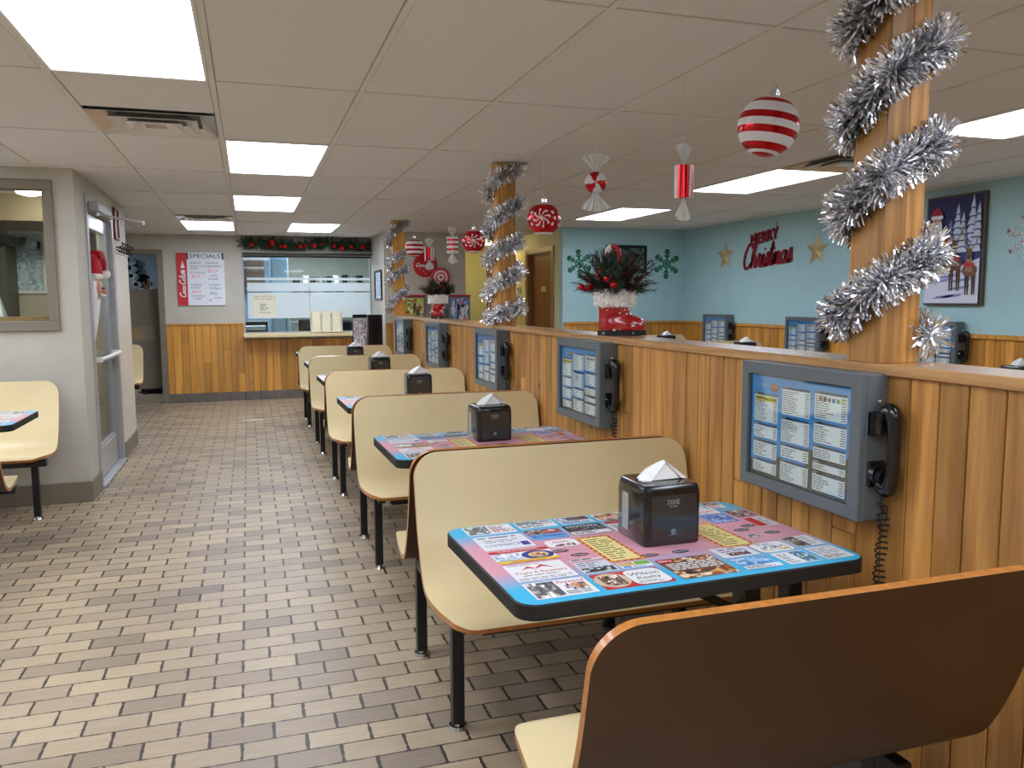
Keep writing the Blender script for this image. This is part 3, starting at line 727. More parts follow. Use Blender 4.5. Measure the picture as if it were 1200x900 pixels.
# ---------------------------------------------------------------- printed table tops
TX, TY = .955, .640
BLUE, PINK, WHT, RED, DK, NAVY = (64, 182, 222), (220, 158, 172), (240, 240, 240), (206, 38, 36), (30, 28, 30), (36, 58, 150)
SKY, YEL, GRN, GRY = (98, 168, 226), (246, 206, 52), (116, 190, 66), (120, 122, 128)
def tabletop_print(parent):
    rnd = random.Random(5)
    P = Paint((0, 0, .0005), (1, 0, 0), (0, 1, 0), .00022)
    fleshy = [(190, 150, 120), (60, 44, 40), (236, 226, 214), (120, 96, 80)]
    food = [(176, 96, 40), (214, 160, 84), (120, 50, 28), (236, 220, 190), (72, 48, 36)]
    house = [(160, 176, 190), (96, 104, 100), (214, 220, 226), (70, 92, 66)]
    carp = [(80, 84, 92), (30, 30, 34), (206, 208, 214), (150, 36, 36)]
    def card(x0, y0, x1, y1, c=WHT, r=.004): P.k = 0; P.rr(x0, y0, x1, y1, r, c); P.up()
    # -- near row
    card(.05, .03, .205, .135); P.photo(.055, .035, .125, .13, [(200, 188, 178), GRY, (90, 88, 92), WHT], 4, 3, rnd); P.text('Firewood', .13, .108, .017, RED, .07, .2); P.photo(.14, .062, .195, .102, [WHT, (214, 150, 90), NAVY], 4, 2, rnd); P.lines(.13, .038, .2, .06, 2, GRY, .4, rnd)
    card(.222, .03, .405, .135, RED); P.ell(.262, .084, .045, .047, (216, 190, 160)); P.up(); P.photo(.235, .05, .29, .115, fleshy, 7, 4, rnd); P.rr(.305, .034, .402, .131, .02, WHT); P.up(); P.text('Wilson', .354, .092, .02, DK, .08, .2, 'c'); P.text('Realty', .354, .066, .018, DK, .08, .2, 'c'); P.lines(.315, .042, .393, .058, 2, GRY, .4, rnd)
    card(.425, .03, .585, .175, (120, 92, 74)); P.photo(.427, .032, .583, .085, food, 9, 3, rnd); P.lines(.435, .088, .578, .14, 5, WHT, .5, rnd, False); P.photo(.47, .14, .583, .172, food, 8, 2, rnd); P.rect(.427, .146, .467, .173, RED); P.up(); P.text('BBQ', .447, .153, .013, WHT, .036, 0, 'c')
    card(.605, .03, .715, .118, SKY); P.photo(.61, .062, .71, .114, [SKY, (150, 200, 236), (206, 226, 240), (66, 120, 190)], 8, 4, rnd); P.rect(.607, .033, .713, .056, WHT); P.up(); P.lines(.612, .036, .708, .054, 2, DK, .45, rnd)
    card(.732, .03, .83, .118); P.photo(.785, .035, .827, .113, [SKY, (30, 80, 150), (200, 220, 236), (70, 110, 70)], 4, 5, rnd); P.lines(.738, .036, .78, .108, 5, GRY, .4, rnd)
    card(.845, .03, .935, .125); P.lines(.85, .036, .93, .062, 3, DK, .5, rnd); P.lines(.85, .068, .93, .118, 5, (130, 120, 160), .4, rnd)
    # -- second row
    card(.05, .148, .205, .27); P.lines(.056, .152, .2, .172, 2, GRY, .35, rnd); P.poly([(.085, .222), (.108, .25), (.13, .224), (.104, .236)], RED); P.poly([(.12, .226), (.146, .256), (.172, .222), (.146, .24)], RED); P.up(); P.text('Triple A Exteriors', .128, .196, .016, RED, .135, 0, 'c'); P.lines(.06, .257, .196, .267, 1, GRY, .4, rnd); P.lines(.075, .178, .185, .19, 1, GRY, .4, rnd)
    card(.222, .148, .315, .255, (214, 220, 228)); P.photo(.226, .152, .311, .186, [(40, 52, 42), (66, 78, 60), (190, 200, 214), DK], 8, 2, rnd); P.lines(.228, .19, .308, .224, 3, GRY, .4, rnd); P.rect(.224, .228, .313, .24, PINK); P.up(); P.lines(.228, .242, .3, .254, 1, DK, .45, rnd)
    card(.325, .148, .412, .19, WHT); P.rect(.37, .165, .41, .188, GRN); P.up(); P.rect(.327, .166, .366, .188, (226, 180, 90)); P.rect(.33, .15, .352, .164, SKY); P.up(); P.lines(.356, .151, .408, .162, 2, GRY, .4, rnd)
    card(.605, .128, .715, .205, (232, 232, 236)); P.photo(.63, .138, .695, .162, carp, 7, 2, rnd); P.lines(.62, .165, .705, .198, 3, NAVY, .4, rnd)
    card(.725, .128, .832, .205, WHT, .02); P.photo(.74, .14, .82, .178, [YEL, (230, 220, 190), (90, 130, 170), WHT], 7, 3, rnd); P.lines(.745, .182, .815, .198, 2, GRY, .4, rnd)
    card(.845, .14, .935, .225, WHT); P.photo(.847, .142, .89, .223, [(110, 106, 104), (60, 50, 44), (190, 188, 184), (156, 130, 104)], 5, 6, rnd); P.lines(.894, .15, .931, .215, 4, GRY, .35, rnd)
    # -- middle: two bordered scrolls, cars
    for x0 in (.318, .655):
        P.k = 0; P.rr(x0, .2, x0 + .10, .425, .006, (214, 84, 44)); P.up()
        for k in range(9):
            P.ell(x0 + .004, .21 + .205 * k / 8, .003, .006, YEL, 8); P.ell(x0 + .096, .21 + .205 * k / 8, .003, .006, YEL, 8)
        for k in range(5):
            P.ell(x0 + .012 + .076 * k / 4, .205, .006, .003, YEL, 8); P.ell(x0 + .012 + .076 * k / 4, .42, .006, .003, YEL, 8)
        P.rr(x0 + .009, .211, x0 + .091, .414, .006, (240, 226, 150)); P.up(); P.lines(x0 + .016, .22, x0 + .084, .405, 11, (132, 120, 70), .4, rnd)
    for cx, cy in ((.235, .335), (.272, .29), (.80, .33), (.845, .36), (.795, .27), (.868, .28), (.5, .56), (.44, .22), (.53, .22)):
        P.k = 0; P.ell(cx, cy, .026, .013, rnd.choice([(70, 72, 80), (140, 30, 30), (206, 206, 212), (216, 120, 40)])); P.up(); P.ell(cx, cy + .004, .016, .007, (150, 160, 170)); P.rect(cx - .022, cy - .004, cx + .022, cy - .001, (196, 196, 200)); P.up(); P.ell(cx, cy + .005, .012, .004, (60, 66, 76)); P.ell(cx - .013, cy - .008, .005, .004, DK); P.ell(cx + .013, cy - .008, .005, .004, DK); P.up()
    # -- left column upper, far row
    card(.05, .283, .215, .385, WHT); P.rect(.05, .365, .215, .385, RED); P.up(); P.ell(.17, .33, .044, .034, NAVY); P.up(); P.ell(.172, .33, .028, .022, (222, 200, 140)); P.up(); P.photo(.155, .315, .19, .345, [(230, 120, 40), (240, 220, 190), DK], 5, 3, rnd); P.photo(.054, .302, .122, .36, [(200, 222, 240), (150, 190, 224), WHT], 6, 4, rnd); P.rect(.05, .283, .215, .299, YEL); P.up(); P.text('FREE DELIVERY', .132, .286, .010, RED, .15, 0, 'c'); P.text('LUNCH SPECIAL', .132, .369, .011, WHT, .15, 0, 'c')
    card(.05, .40, .195, .525, (232, 236, 240)); P.lines(.06, .50, .185, .52, 1, DK, .4, rnd); P.text('COMMERCE', .112, .43, .018, (60, 80, 120), .1, 0, 'c'); P.rect(.165, .42, .188, .452, NAVY); P.up(); P.lines(.07, .462, .17, .49, 2, GRY, .35, rnd)
    card(.222, .365, .315, .43, WHT, .02); P.photo(.24, .37, .30, .39, [(80, 60, 50), WHT, (150, 120, 100)], 6, 1, rnd); P.text('Meats', .268, .402, .014, RED, .06, .2, 'c')
    card(.205, .445, .315, .54, SKY); P.rect(.207, .495, .313, .538, (170, 44, 40)); P.up(); P.photo(.21, .5, .31, .535, [(170, 60, 46), (60, 50, 50), (210, 190, 180)], 7, 2, rnd); P.text('BIG TIMBERS', .26, .465, .016, NAVY, .098, .2, 'c')
    card(.328, .445, .45, .545, (38, 36, 44)); P.text('MOTORS', .388, .52, .017, WHT, .1, 0, 'c'); P.photo(.332, .485, .446, .512, [(90, 40, 60), (140, 150, 170), (40, 40, 50)], 8, 2, rnd); P.rect(.33, .447, .448, .48, WHT); P.up(); P.lines(.336, .452, .44, .476, 2, DK, .5, rnd)
    card(.462, .445, .56, .545, WHT); P.rect(.464, .52, .558, .543, RED); P.up(); P.lines(.468, .455, .553, .512, 5, GRY, .4, rnd)
    card(.572, .445, .65, .545, (230, 230, 226)); P.photo(.575, .45, .647, .49, house, 6, 2, rnd); P.lines(.578, .5, .645, .538, 3, DK, .4, rnd)
    card(.765, .41, .855, .50, (70, 134, 216)); P.photo(.768, .44, .852, .497, [(70, 134, 216), (40, 90, 180), (150, 190, 236)], 6, 3, rnd); P.lines(.772, .416, .848, .436, 2, WHT, .5, rnd)
    card(.765, .512, .855, .565, WHT); P.text('LANES', .81, .53, .017, RED, .07, 0, 'c'); P.lines(.77, .516, .85, .526, 1, GRY, .5, rnd)
    card(.87, .34, .94, .43, WHT); P.rect(.872, .342, .905, .428, (214, 40, 34)); P.up(); P.lines(.908, .35, .936, .42, 5, GRY, .4, rnd)
    card(.87, .445, .94, .52, (90, 86, 84)); P.photo(.872, .447, .938, .518, carp + [(160, 156, 150)], 6, 4, rnd)
    card(.05, .545, .195, .63, WHT); P.photo(.055, .55, .12, .625, house, 5, 4, rnd); P.lines(.127, .556, .19, .62, 4, (160, 40, 50), .45, rnd)
    x = .21
    for k, w_ in enumerate((.13, .12, .14, .12, .13, .075)):
        card(x, .56, x + w_ - .012, .632, [WHT, (206, 226, 240), (240, 236, 220), (70, 70, 78), WHT, WHT][k]); P.photo(x + .004, .594, x + w_ - .016, .628, [house, carp, food, fleshy, house, carp][k], 7, 2, rnd); P.lines(x + .006, .565, x + w_ - .02, .588, 2, [DK, NAVY, RED, WHT, DK, RED][k], .45, rnd); x += w_
    return P.build('printed_ads', M['print'], parent)
def top_material():
    t = NT('pink and blue laminate'); tc = t.n('ShaderNodeTexCoord'); sp = t.n('ShaderNodeSeparateXYZ'); t.l(tc.outputs['Object'], sp.inputs[0])
    v = t.math('DIVIDE', sp.outputs[1], TY)
    c = t.ramp(v, [(.0, rgb(BLUE)), (.16, rgb(BLUE)), (.36, rgb(PINK)), (.68, rgb(PINK)), (.86, rgb(BLUE))])
    t.l(c, t.b.inputs['Base Color']); t.set(Roughness=.28); return t.m
M['top'] = top_material()
def table_unit(label, group):
    t = thing('booth_table', label, 'table', (0, 0, 0), 0, group)
    m = MB(); Z = .757
    po = rrect(0, TX, 0, TY, .05, 8)
    pi = rrect(.004, TX - .004, .004, TY - .004, .047, 8)
    n = len(po)
    m.prism(po, -.036, -.003, 0, ms=1)
    # rounded black edge band up to the laminate face
    m.f.pop(-2); m.m.pop(-2); m.c.pop(-2); m.s.pop(-2)
    v = [(x, y, -.003) for x, y in po] + [(x, y, 0) for x, y in pi]
    m.add(v, [[i, (i + 1) % n, n + (i + 1) % n, n + i] for i in range(n)], 1)
    m.add([(x, y, 0) for x, y in pi], [list(range(n))], 0)
    top = m.build('tabletop', [M['top'], M['rubber']], t, (0, 0, Z))
    pr = tabletop_print(top)
    cy = TY / 2 + .02
    for x, w_ in ((.83, .03), (.985, .026)):
        m = MB(); m.bbox(x - w_, x + w_, cy - w_, cy + w_, 0, .72, .004)
        if x > .9: m.bbox(x - .12, x + .01, cy - .02, cy + .02, .69, .721, .003)
        m.build('leg', M['blackmetal'], t)
    m = MB(); m.bbox(.30, .90, cy - .03, cy + .03, .686, .7205, .004); m.bbox(.72, .78, .06, TY - .06, .69, .7205, .004)
    m.add([(.45, cy - .015, .69), (.50, cy - .015, .69), (.80, cy - .015, .53), (.80, cy - .015, .50), (.45, cy + .015, .69), (.50, cy + .015, .69), (.80, cy + .015, .53), (.80, cy + .015, .50)],
          [[0, 3, 2, 1], [4, 5, 6, 7], [0, 1, 5, 4], [1, 2, 6, 5], [2, 3, 7, 6], [3, 0, 4, 7]])
    m.build('table_bracket', M['blackmetal'], t)
    m = MB(); m.bbox(.70, 1.0, cy - .20, cy + .20, 0, .02, .005); m.build('table_foot', M['blackmetal'], t)
    return t
TL = ['nearest patterned table with the large black napkin box', 'patterned table second from the front, in front of the second cream back', 'third patterned table from the front, mostly hidden by benches', 'fourth patterned table from the front, a corner showing beside benches',
      'fifth patterned table, only its corner showing before the far bench', 'patterned table behind the farthest bench, under the black menu rack']
TYC = 1.925
table0 = table_unit(TL[0], 'patterned tables along the half wall'); table0.location = (.537, 1.598, 0); table0.rotation_euler = (0, 0, .035)
TABLES = [TYC + (PER * k - .02 * min(k, 1)) for k in range(6)]
for k in range(1, 6): dup(table0, (.565, TABLES[k] - TY / 2 - .01, 0), rotz=.02, label=TL[k])

# ---------------------------------------------------------------- napkin boxes
def napkin_box(label, group):
    t = thing('napkin_dispenser', label, 'napkin dispenser', (0, 0, 0), 0, group)
    w_, d_, h_ = .078, .078, .152
    m = MB(); pr = rrect(-w_, w_, -d_, d_, .014, 4)
    prof = [(0, .97), (.004, 1), (.12, 1.0), (h_ - .018, .985), (h_ - .004, .95), (h_, .90)]
    n = len(pr); v = []
    for z, s in prof: v += [(x * s, y * s, z) for x, y in pr]
    F = [[i * n + k, i * n + (k + 1) % n, (i + 1) * n + (k + 1) % n, (i + 1) * n + k] for i in range(len(prof) - 1) for k in range(n)]
    F += [list(range(n))[::-1], [(len(prof) - 1) * n + k for k in range(n)]]
    m.add(v, F, 0, s=True); m.build('dispenser_body', M['blackplastic'], t, sharp=35)
    m = MB(); m.prism(rrect(-.060, .064, .012, .128, .006, 4), 0, .0022); o = m.build('front_panel', M['smoke'], t); o.rotation_euler = (R(90), 0, 0); o.location = (0, -d_ + .0005, 0)
    P = Paint((0, -d_ - .0019, 0), (1, 0, 0), (0, 0, 1)); P.up(); g = (150, 152, 158)
    P.text('DIXIE', 0, .105, .012, g, None, 0, 'c', w=.032); P.text('ULTRA', 0, .0975, .005, g, None, 0, 'c', w=.022)
    P.ell(0, .036, .006, .006, (112, 150, 168)); P.up(); P.ell(0, .036, .0028, .0028, (40, 52, 60)); P.text('POWERED BY', 0, .0265, .003, g, None, 0, 'c', w=.02)
    P.build('dispenser_lettering', M['print'], t)
    for s in (-1, 1):
        m = MB(); m.prism([(x, y) for x, y in rrect(-.030, .004, .022, .118, .005, 4)], 0, .0016); o = m.build('side_window', M['napwin'], t)
        o.rotation_euler = (R(90), 0, R(90 * s)); o.location = (s * (w_ - .0003), .012 if s > 0 else -.012 + .024, 0)
    m = MB(); m.bbox(-.055, .055, -.02, .02, h_ - .002, h_ + .0015, .001); m.build('slot', M['rubber'], t)
    # pulled up napkin: a tent of two folded sheets
    m = MB(); hh = h_ + .001
    back = [(-.052, .020, hh), (-.030, .012, hh + .026), (-.004, .006, hh + .040), (.014, .002, hh + .047), (.040, .008, hh + .030), (.066, .016, hh + .004)]
    ridge = [(-.058, -.004, hh + .006), (-.034, -.004, hh + .027), (-.006, -.003, hh + .042), (.012, -.002, hh + .0475), (.038, -.004, hh + .028), (.070, -.008, hh + .003)]
    front = [(-.058, -.026, hh), (-.036, -.024, hh + .001), (-.030, -.023, hh + .001), (.012, -.016, hh + .046), (.052, -.022, hh + .003), (.066, -.024, hh)]
    v = back + ridge + front
    m.add(v, [[r * 6 + k, r * 6 + k + 1, (r + 1) * 6 + k + 1, (r + 1) * 6 + k] for r in range(2) for k in range(5)], s=True)
    m.add([(-.030, -.020, hh), (.011, -.010, hh + .045), (.050, -.018, hh + .002)], [[0, 2, 1]])
    m.tube([(-.060, -.012, hh + .004), (-.052, -.026, hh + .003), (-.034, -.026, hh + .001)], .004, 6)
    m.build('napkin', M['paper'], t)
    return t
M['smoke'] = mat('smoky brown plastic', (48, 44, 42), 0.12, var=.06, coat=.5)
M['napwin'] = mat('napkins behind clear window', (150, 150, 146), 0.3, var=.1, nscale=30)
NL = ['large black napkin box in the foreground, on the nearest table', 'black napkin box on the second table, napkin standing up', 'black napkin box third from the front', 'black napkin box fourth from the front', 'farthest black napkin box of the row, below the menu rack']
nap0 = napkin_box(NL[0], 'black napkin boxes on the aisle tables'); nap0.location = (1.066, 1.975, .7578); nap0.scale = (1.10, 1.10, 1.08)
for k in range(1, 5): dup(nap0, (1.075, TABLES[k] + [0, .06, .07, .07, .07][k], .7578), label=NL[k], rotz=[0, .03, -.05, .04, 0][k])

# ---------------------------------------------------------------- order phone menu boxes
BY, BZ0, BZ1 = .272, .820, 1.218
def menu_print(parent):
    rnd = random.Random(9); W, H = .464, .316
    P = Paint((-.0775, W / 2, BZ0 + .039), (0, -1, 0), (0, 0, 1), .0002)
    P.rect(0, 0, W, H, (66, 62, 60)); P.up()
    P.poly([(0, .045), (.12, .035), (.12, .075), (.27, .055), (.27, .12), (W, .12), (W, H), (0, H)], (40, 150, 226)); P.up()
    cols = [(.015, .135, [(.01, .05), (.058, .112), (.12, .165), (.172, .262)]), (.155, .285, [(.005, .068), (.076, .118), (.125, .2), (.208, .292)]), (.305, .44, [(.008, .062), (.068, .095), (.102, .14), (.147, .208), (.216, .295)])]
    for ci, (x0, x1, cards) in enumerate(cols):
        for k, (y0, y1) in enumerate(cards):
            q = P.k; P.rr(x0, y0, x1, y1, .004, (252, 252, 254)); P.up(); P.rect(x0 + .003, y1 - .007, x1 - .001, y1, (40, 50, 110)); P.rect(x0, y1 - .006, x0 + .045, y1 + .001, (122, 110, 100)); P.up()
            P.text(rnd.choice(['SANDWICHES', 'BASKETS', 'SIDES', 'DRINKS', 'DINNERS', 'SALADS', 'PIZZA']), x0 + .004, y1 - .0045, .0038, (240, 240, 240), .036)
            n = max(3, int((y1 - y0 - .012) / .0062)); P.lines(x0 + .004, y0 + .003, x1 - .003, y1 - .010, n, (70, 70, 84), .4, rnd, True, True); P.k = q
    P.k = 4; P.rect(.022, .236, .13, .252, (244, 224, 60)); P.ell(.118, .283, .02, .013, (150, 76, 36)); P.up(); P.ell(.118, .287, .018, .007, (206, 140, 70)); P.rect(.105, .279, .132, .282, (196, 60, 40)); P.lines(.026, .238, .126, .25, 1, (120, 100, 20), .5, rnd, False)
    P.text('THE', .02, .284, .008, (200, 190, 180), None); P.text('MENU', .05, .284, .008, (200, 190, 180), None)
    for k, c in enumerate([(200, 40, 40), (30, 30, 40), (150, 40, 40), (40, 90, 170), (40, 130, 90), (220, 190, 60)]): P.rect(.325 + .018 * k, .268, .337 + .018 * k, .28, c)
    return P.build('menu_sheet', M['print'], parent)
def phone_box(label, group):
    """origin on the wall face, front faces -x, phone on the -y side"""
    t = thing('menu_box', label, 'menu box', (0, 0, 0), 0, group)
    m = MB(); m.bbox(-.072, 0, -BY, BY, BZ0, BZ1, .004); m.build('housing', M['greymetal'], t)
    m = MB(); f = .037; x0, x1 = -.092, -.0725
    for a in range(4):       # four mitred bars with a hairline between them
        Y, Z0, Z1 = BY, BZ0, BZ1; g = .0005
        o = [(-Y, Z0), (Y, Z0), (Y, Z1), (-Y, Z1)]; i = [(-Y + f, Z0 + f), (Y - f, Z0 + f), (Y - f, Z1 - f), (-Y + f, Z1 - f)]
        b = (a + 1) % 4; dy, dz = (o[b][0] - o[a][0]), (o[b][1] - o[a][1]); L = math.hypot(dy, dz); dy, dz = dy / L * g, dz / L * g
        q = [(o[a][0] + dy, o[a][1] + dz), (o[b][0] - dy, o[b][1] - dz), (i[b][0] - dy, i[b][1] - dz), (i[a][0] + dy, i[a][1] + dz)]
        k = .004; q2 = [(q[n][0] + (-1 if q[n][0] > 0 else 1) * k * (1 if n < 2 else -1) * (0 if n > 1 else 1), q[n][1] + (-1 if q[n][1] > (Z0 + Z1) / 2 else 1) * k * (0 if n > 1 else 1)) for n in range(4)]
        m.add([(x1, *s) for s in q] + [(x0 + .004, *s) for s in q] + [(x0, *s) for s in q2],
              [[0, 1, 2, 3]] + [[n, 4 + n, 4 + (n + 1) % 4, (n + 1) % 4] for n in range(4)] + [[4 + n, 8 + n, 8 + (n + 1) % 4, 4 + (n + 1) % 4] for n in range(4)] + [[11, 10, 9, 8]])
    fr = m.build('door_frame', M['greymetal'], t, weld=True)
    menu_print(t)
    m = MB(); m.box(-.0755, -.0742, -BY + f, BY - f, BZ0 + f, BZ1 - f); m.build('menu_cover', M['clear'], t).location = (-.008, 0, 0)
    m = MB(); m.cyl((-.035, -BY + .001, 1.145), (-.035, -BY - .010, 1.145), .008, .008, 14); m.cyl((-.035, -BY - .010, 1.145), (-.035, -BY - .016, 1.145), .005, .004, 10); m.build('lock', M['chrome'], t)
    m = MB(); m.bbox(-.066, -.010, -BY - .016, -BY + .001, 1.055, 1.118, .003); m.bbox(-.066, -.010, -BY - .05, -BY - .014, 1.108, 1.122, .003); m.bbox(-.064, -.052, -BY - .045, -BY - .014, 1.06, 1.112, .003); m.build('switch_hook', M['blackplastic'], t)
    m = MB(); m.bbox(-.064, -.008, -BY - .010, -BY + .001, .915, .985, .004); m.cyl((-.038, -BY - .008, .95), (-.038, -BY - .022, .95), .030, .026, 18); m.build('mouthpiece_cup', M['blackplastic'], t)
    return t
def handset(label, group):
    t = thing('telephone_handset', label, 'telephone', (0, 0, 0), 0, group)
    x = -.038; y = -BY - .050
    m = MB()
    path = [(x, y + .016, 1.118), (x, y - .002, 1.122), (x, y - .012, 1.105), (x, y - .016, 1.06), (x, y - .017, 1.02), (x, y - .015, .975), (x, y - .008, .935), (x, y + .004, .918), (x, y + .020, .925)]
    pts = catmull(path, 5); n = len(pts)
    rr = [.0205 + .004 * math.cos(2 * math.pi * i / (n - 1)) for i in range(n)]
    m.tube(pts, rr, 14); m.build('handset_grip', M['blackplastic'], t, sharp=60)
    m = MB(); m.cyl((x, y + .006, 1.098), (x, y + .028, 1.098), .027, .024, 18); m.build('earpiece', M['blackplastic'], t)
    m = MB(); m.cyl((x, y + .004, .945), (x, y + .026, .945), .027, .024, 18); m.build('mouthpiece', M['blackplastic'], t)
    m = MB(); x2, y2 = -.03, -BY - .028; pth = [(x, y + .008, .915), (x2 - .004, y2, .90), (x2 - .010, y2, .875), (x2, y2, .85)]
    turns = 19
    for k in range(turns * 10):
        a = 2 * math.pi * k / 10; z = .845 - .30 * k / (turns * 10); rad = .0125 + .003 * math.sin(k * .13)
        pth.append((x2 + rad * math.cos(a) + .004 * math.sin(k * .05), y2 + rad * math.sin(a), z))
    m.tube(pth, .0024, 6); m.tube([(-.03, -BY - .004, .868), (x2 + .018, y2 + .004, .862), (x2 + .012, y2, .835), (x2, y2, .81)], .0024, 6); m.build('coiled_cord', M['rubber'], t)
    return t
CLAB = ['largest grey framed menu box on the half wall, above the nearest table', 'grey menu box on the half wall, second from the front', 'grey menu box on the half wall below the middle tinsel column', 'fourth grey menu box along the half wall', 'farthest grey menu box on the half wall, by the far tinsel column']
HLAB = ['black phone handset on the largest grey menu box', 'black phone handset on the second menu box from the front', 'black phone handset on the menu box below the middle column', 'black phone handset on the fourth menu box', 'black phone handset on the farthest half wall menu box']
box0 = phone_box(CLAB[0], 'grey menu boxes along the half wall'); hs0 = handset(HLAB[0], 'black phone handsets on the menu boxes')
BYS = [2.003, 3.68, 5.31, 7.00, 8.63]
box0.location = hs0.location = (WX - .001, BYS[0], 0)
for k in range(1, 5):
    dup(box0, (WX - .001, BYS[k], 0), label=CLAB[k]); dup(hs0, (WX - .001, BYS[k], 0), label=HLAB[k])
RBY = (8.75, 7.09, 5.42)
for k, y in enumerate(RBY):
    dup(box0, (5.552, y, 0), label=['grey menu box farthest along the teal wall, left of the others', 'middle grey menu box on the teal wall, under the right gold star', 'grey menu box on the teal wall peeking right of the near column'][k], group='grey menu boxes on the teal wall')
    dup(hs0, (5.552, y, 0), label=['phone handset on the farthest teal wall menu box', 'phone handset on the middle teal wall menu box', 'phone handset on the teal wall menu box right of the near column'][k])

# tables, napkin boxes and benches of the teal side that show above the half wall
for k, y in enumerate((8.53, 6.90, 4.30)):
    o = dup(table0, (4.50, y - TY / 2 + .0, 0), rotz=0, label=['table under the farther teal side napkin box', 'table under the nearer teal side napkin box', 'table by the teal wall near the right edge'][k], group='tables along the teal wall'); o.scale = (1, 1, (1.085, 1.085, 1.02)[k])
    dup(nap0, ((4.68, 4.66, 5.14)[k], y, .7578 * (1.085, 1.085, 1.02)[k] + .0006), label=['napkin box top between boot and left teal wall menu box', 'napkin box top left of the middle teal wall menu box', 'napkin box tip above the half wall at the right edge'][k], group='napkin boxes on the teal side', rotz=(.1, -.1, 0)[k])
single = bench_unit('x', (-1,)); single.location = (3.81, 9.37, 0)
for k, b in enumerate((single, dup(bench0, (3.81, 7.71, 0)))):
    b.scale = (1, 1, 1.075); b['group'] = 'booth benches along the teal wall'; b['label'] = (['cream bench top showing between boot and left teal menu box', 'cream bench top showing left of the middle teal menu box'])[k]

# bench and table at the left edge, bench in the alcove
def flip_bench(x, y, label, sides):
    t = thing('booth_bench', label, 'bench', (x, y, 0), 0, 'cream booth benches on the left side')
    for s in sides: bench_shell(t, s, -1.07, 0)
    bench_frame(t, sides, (-.95, -.115)); return t
flip_bench(-1.245, 6.20, 'cream booth bench against the left wall under the framed window', (-1,))
flip_bench(-1.235, 4.59, 'cream seat corner at the left edge, under the patterned table', (1,))
dup(table0, (-1.235, 5.57, 0), rotz=math.pi, label='patterned table at the left edge, in front of the cream bench', group='patterned tables on the left side')
flip_bench(-1.255, 10.97, 'small cream bench showing inside the far left alcove', (-1,))
# ---------------------------------------------------------------- boarded columns and tinsel
PX0, PX1 = 1.607, 1.738
COLS = [(1.760, 1.886), (5.26, 5.386), (9.36, 9.486)]
wr = random.Random(3)
for k, (y0, y1) in enumerate(COLS):
    m = MB(); z0, z1 = 1.242, 2.33; x0, x1 = PX0, PX1; b = .012
    m.box(x0 + .01, x1 - .01, y0 + .01, y1 - .01, z0, z1, 0, (.2, .1, 0, 1))
    def side(q0, q1, n):
        e = [q0]; 
        for i in range(n - 1): e.append(q0 + (q1 - q0) * (i + 1 + wr.uniform(-.12, .12)) / n)
        return e + [q1]
    for (fx0, fx1) in ((x0, x0 + b), (x1 - b, x1)):
        e = side(y0 + b, y1 - b, 1)
        for a in range(1): m.bbox(fx0, fx1, e[a], e[a + 1] - .0008, z0, z1, .002, 0, (wr.random(), wr.random(), 0, 1))
    for (fy0, fy1) in ((y0, y0 + b), (y1 - b, y1)):
        e = side(x0, x1, 2)
        for a in range(2): m.bbox(e[a], e[a + 1] - .0008, fy0, fy1, z0, z1, .002, 0, (wr.random(), wr.random(), 0, 1))
    o = struct(m.build('column', M['pinegold'] if k else M['pine'])); o['label'] = ['near boarded wooden column wrapped in silver tinsel', 'middle boarded wooden column wrapped in tinsel', 'far boarded wooden column wrapped in tinsel'][k]
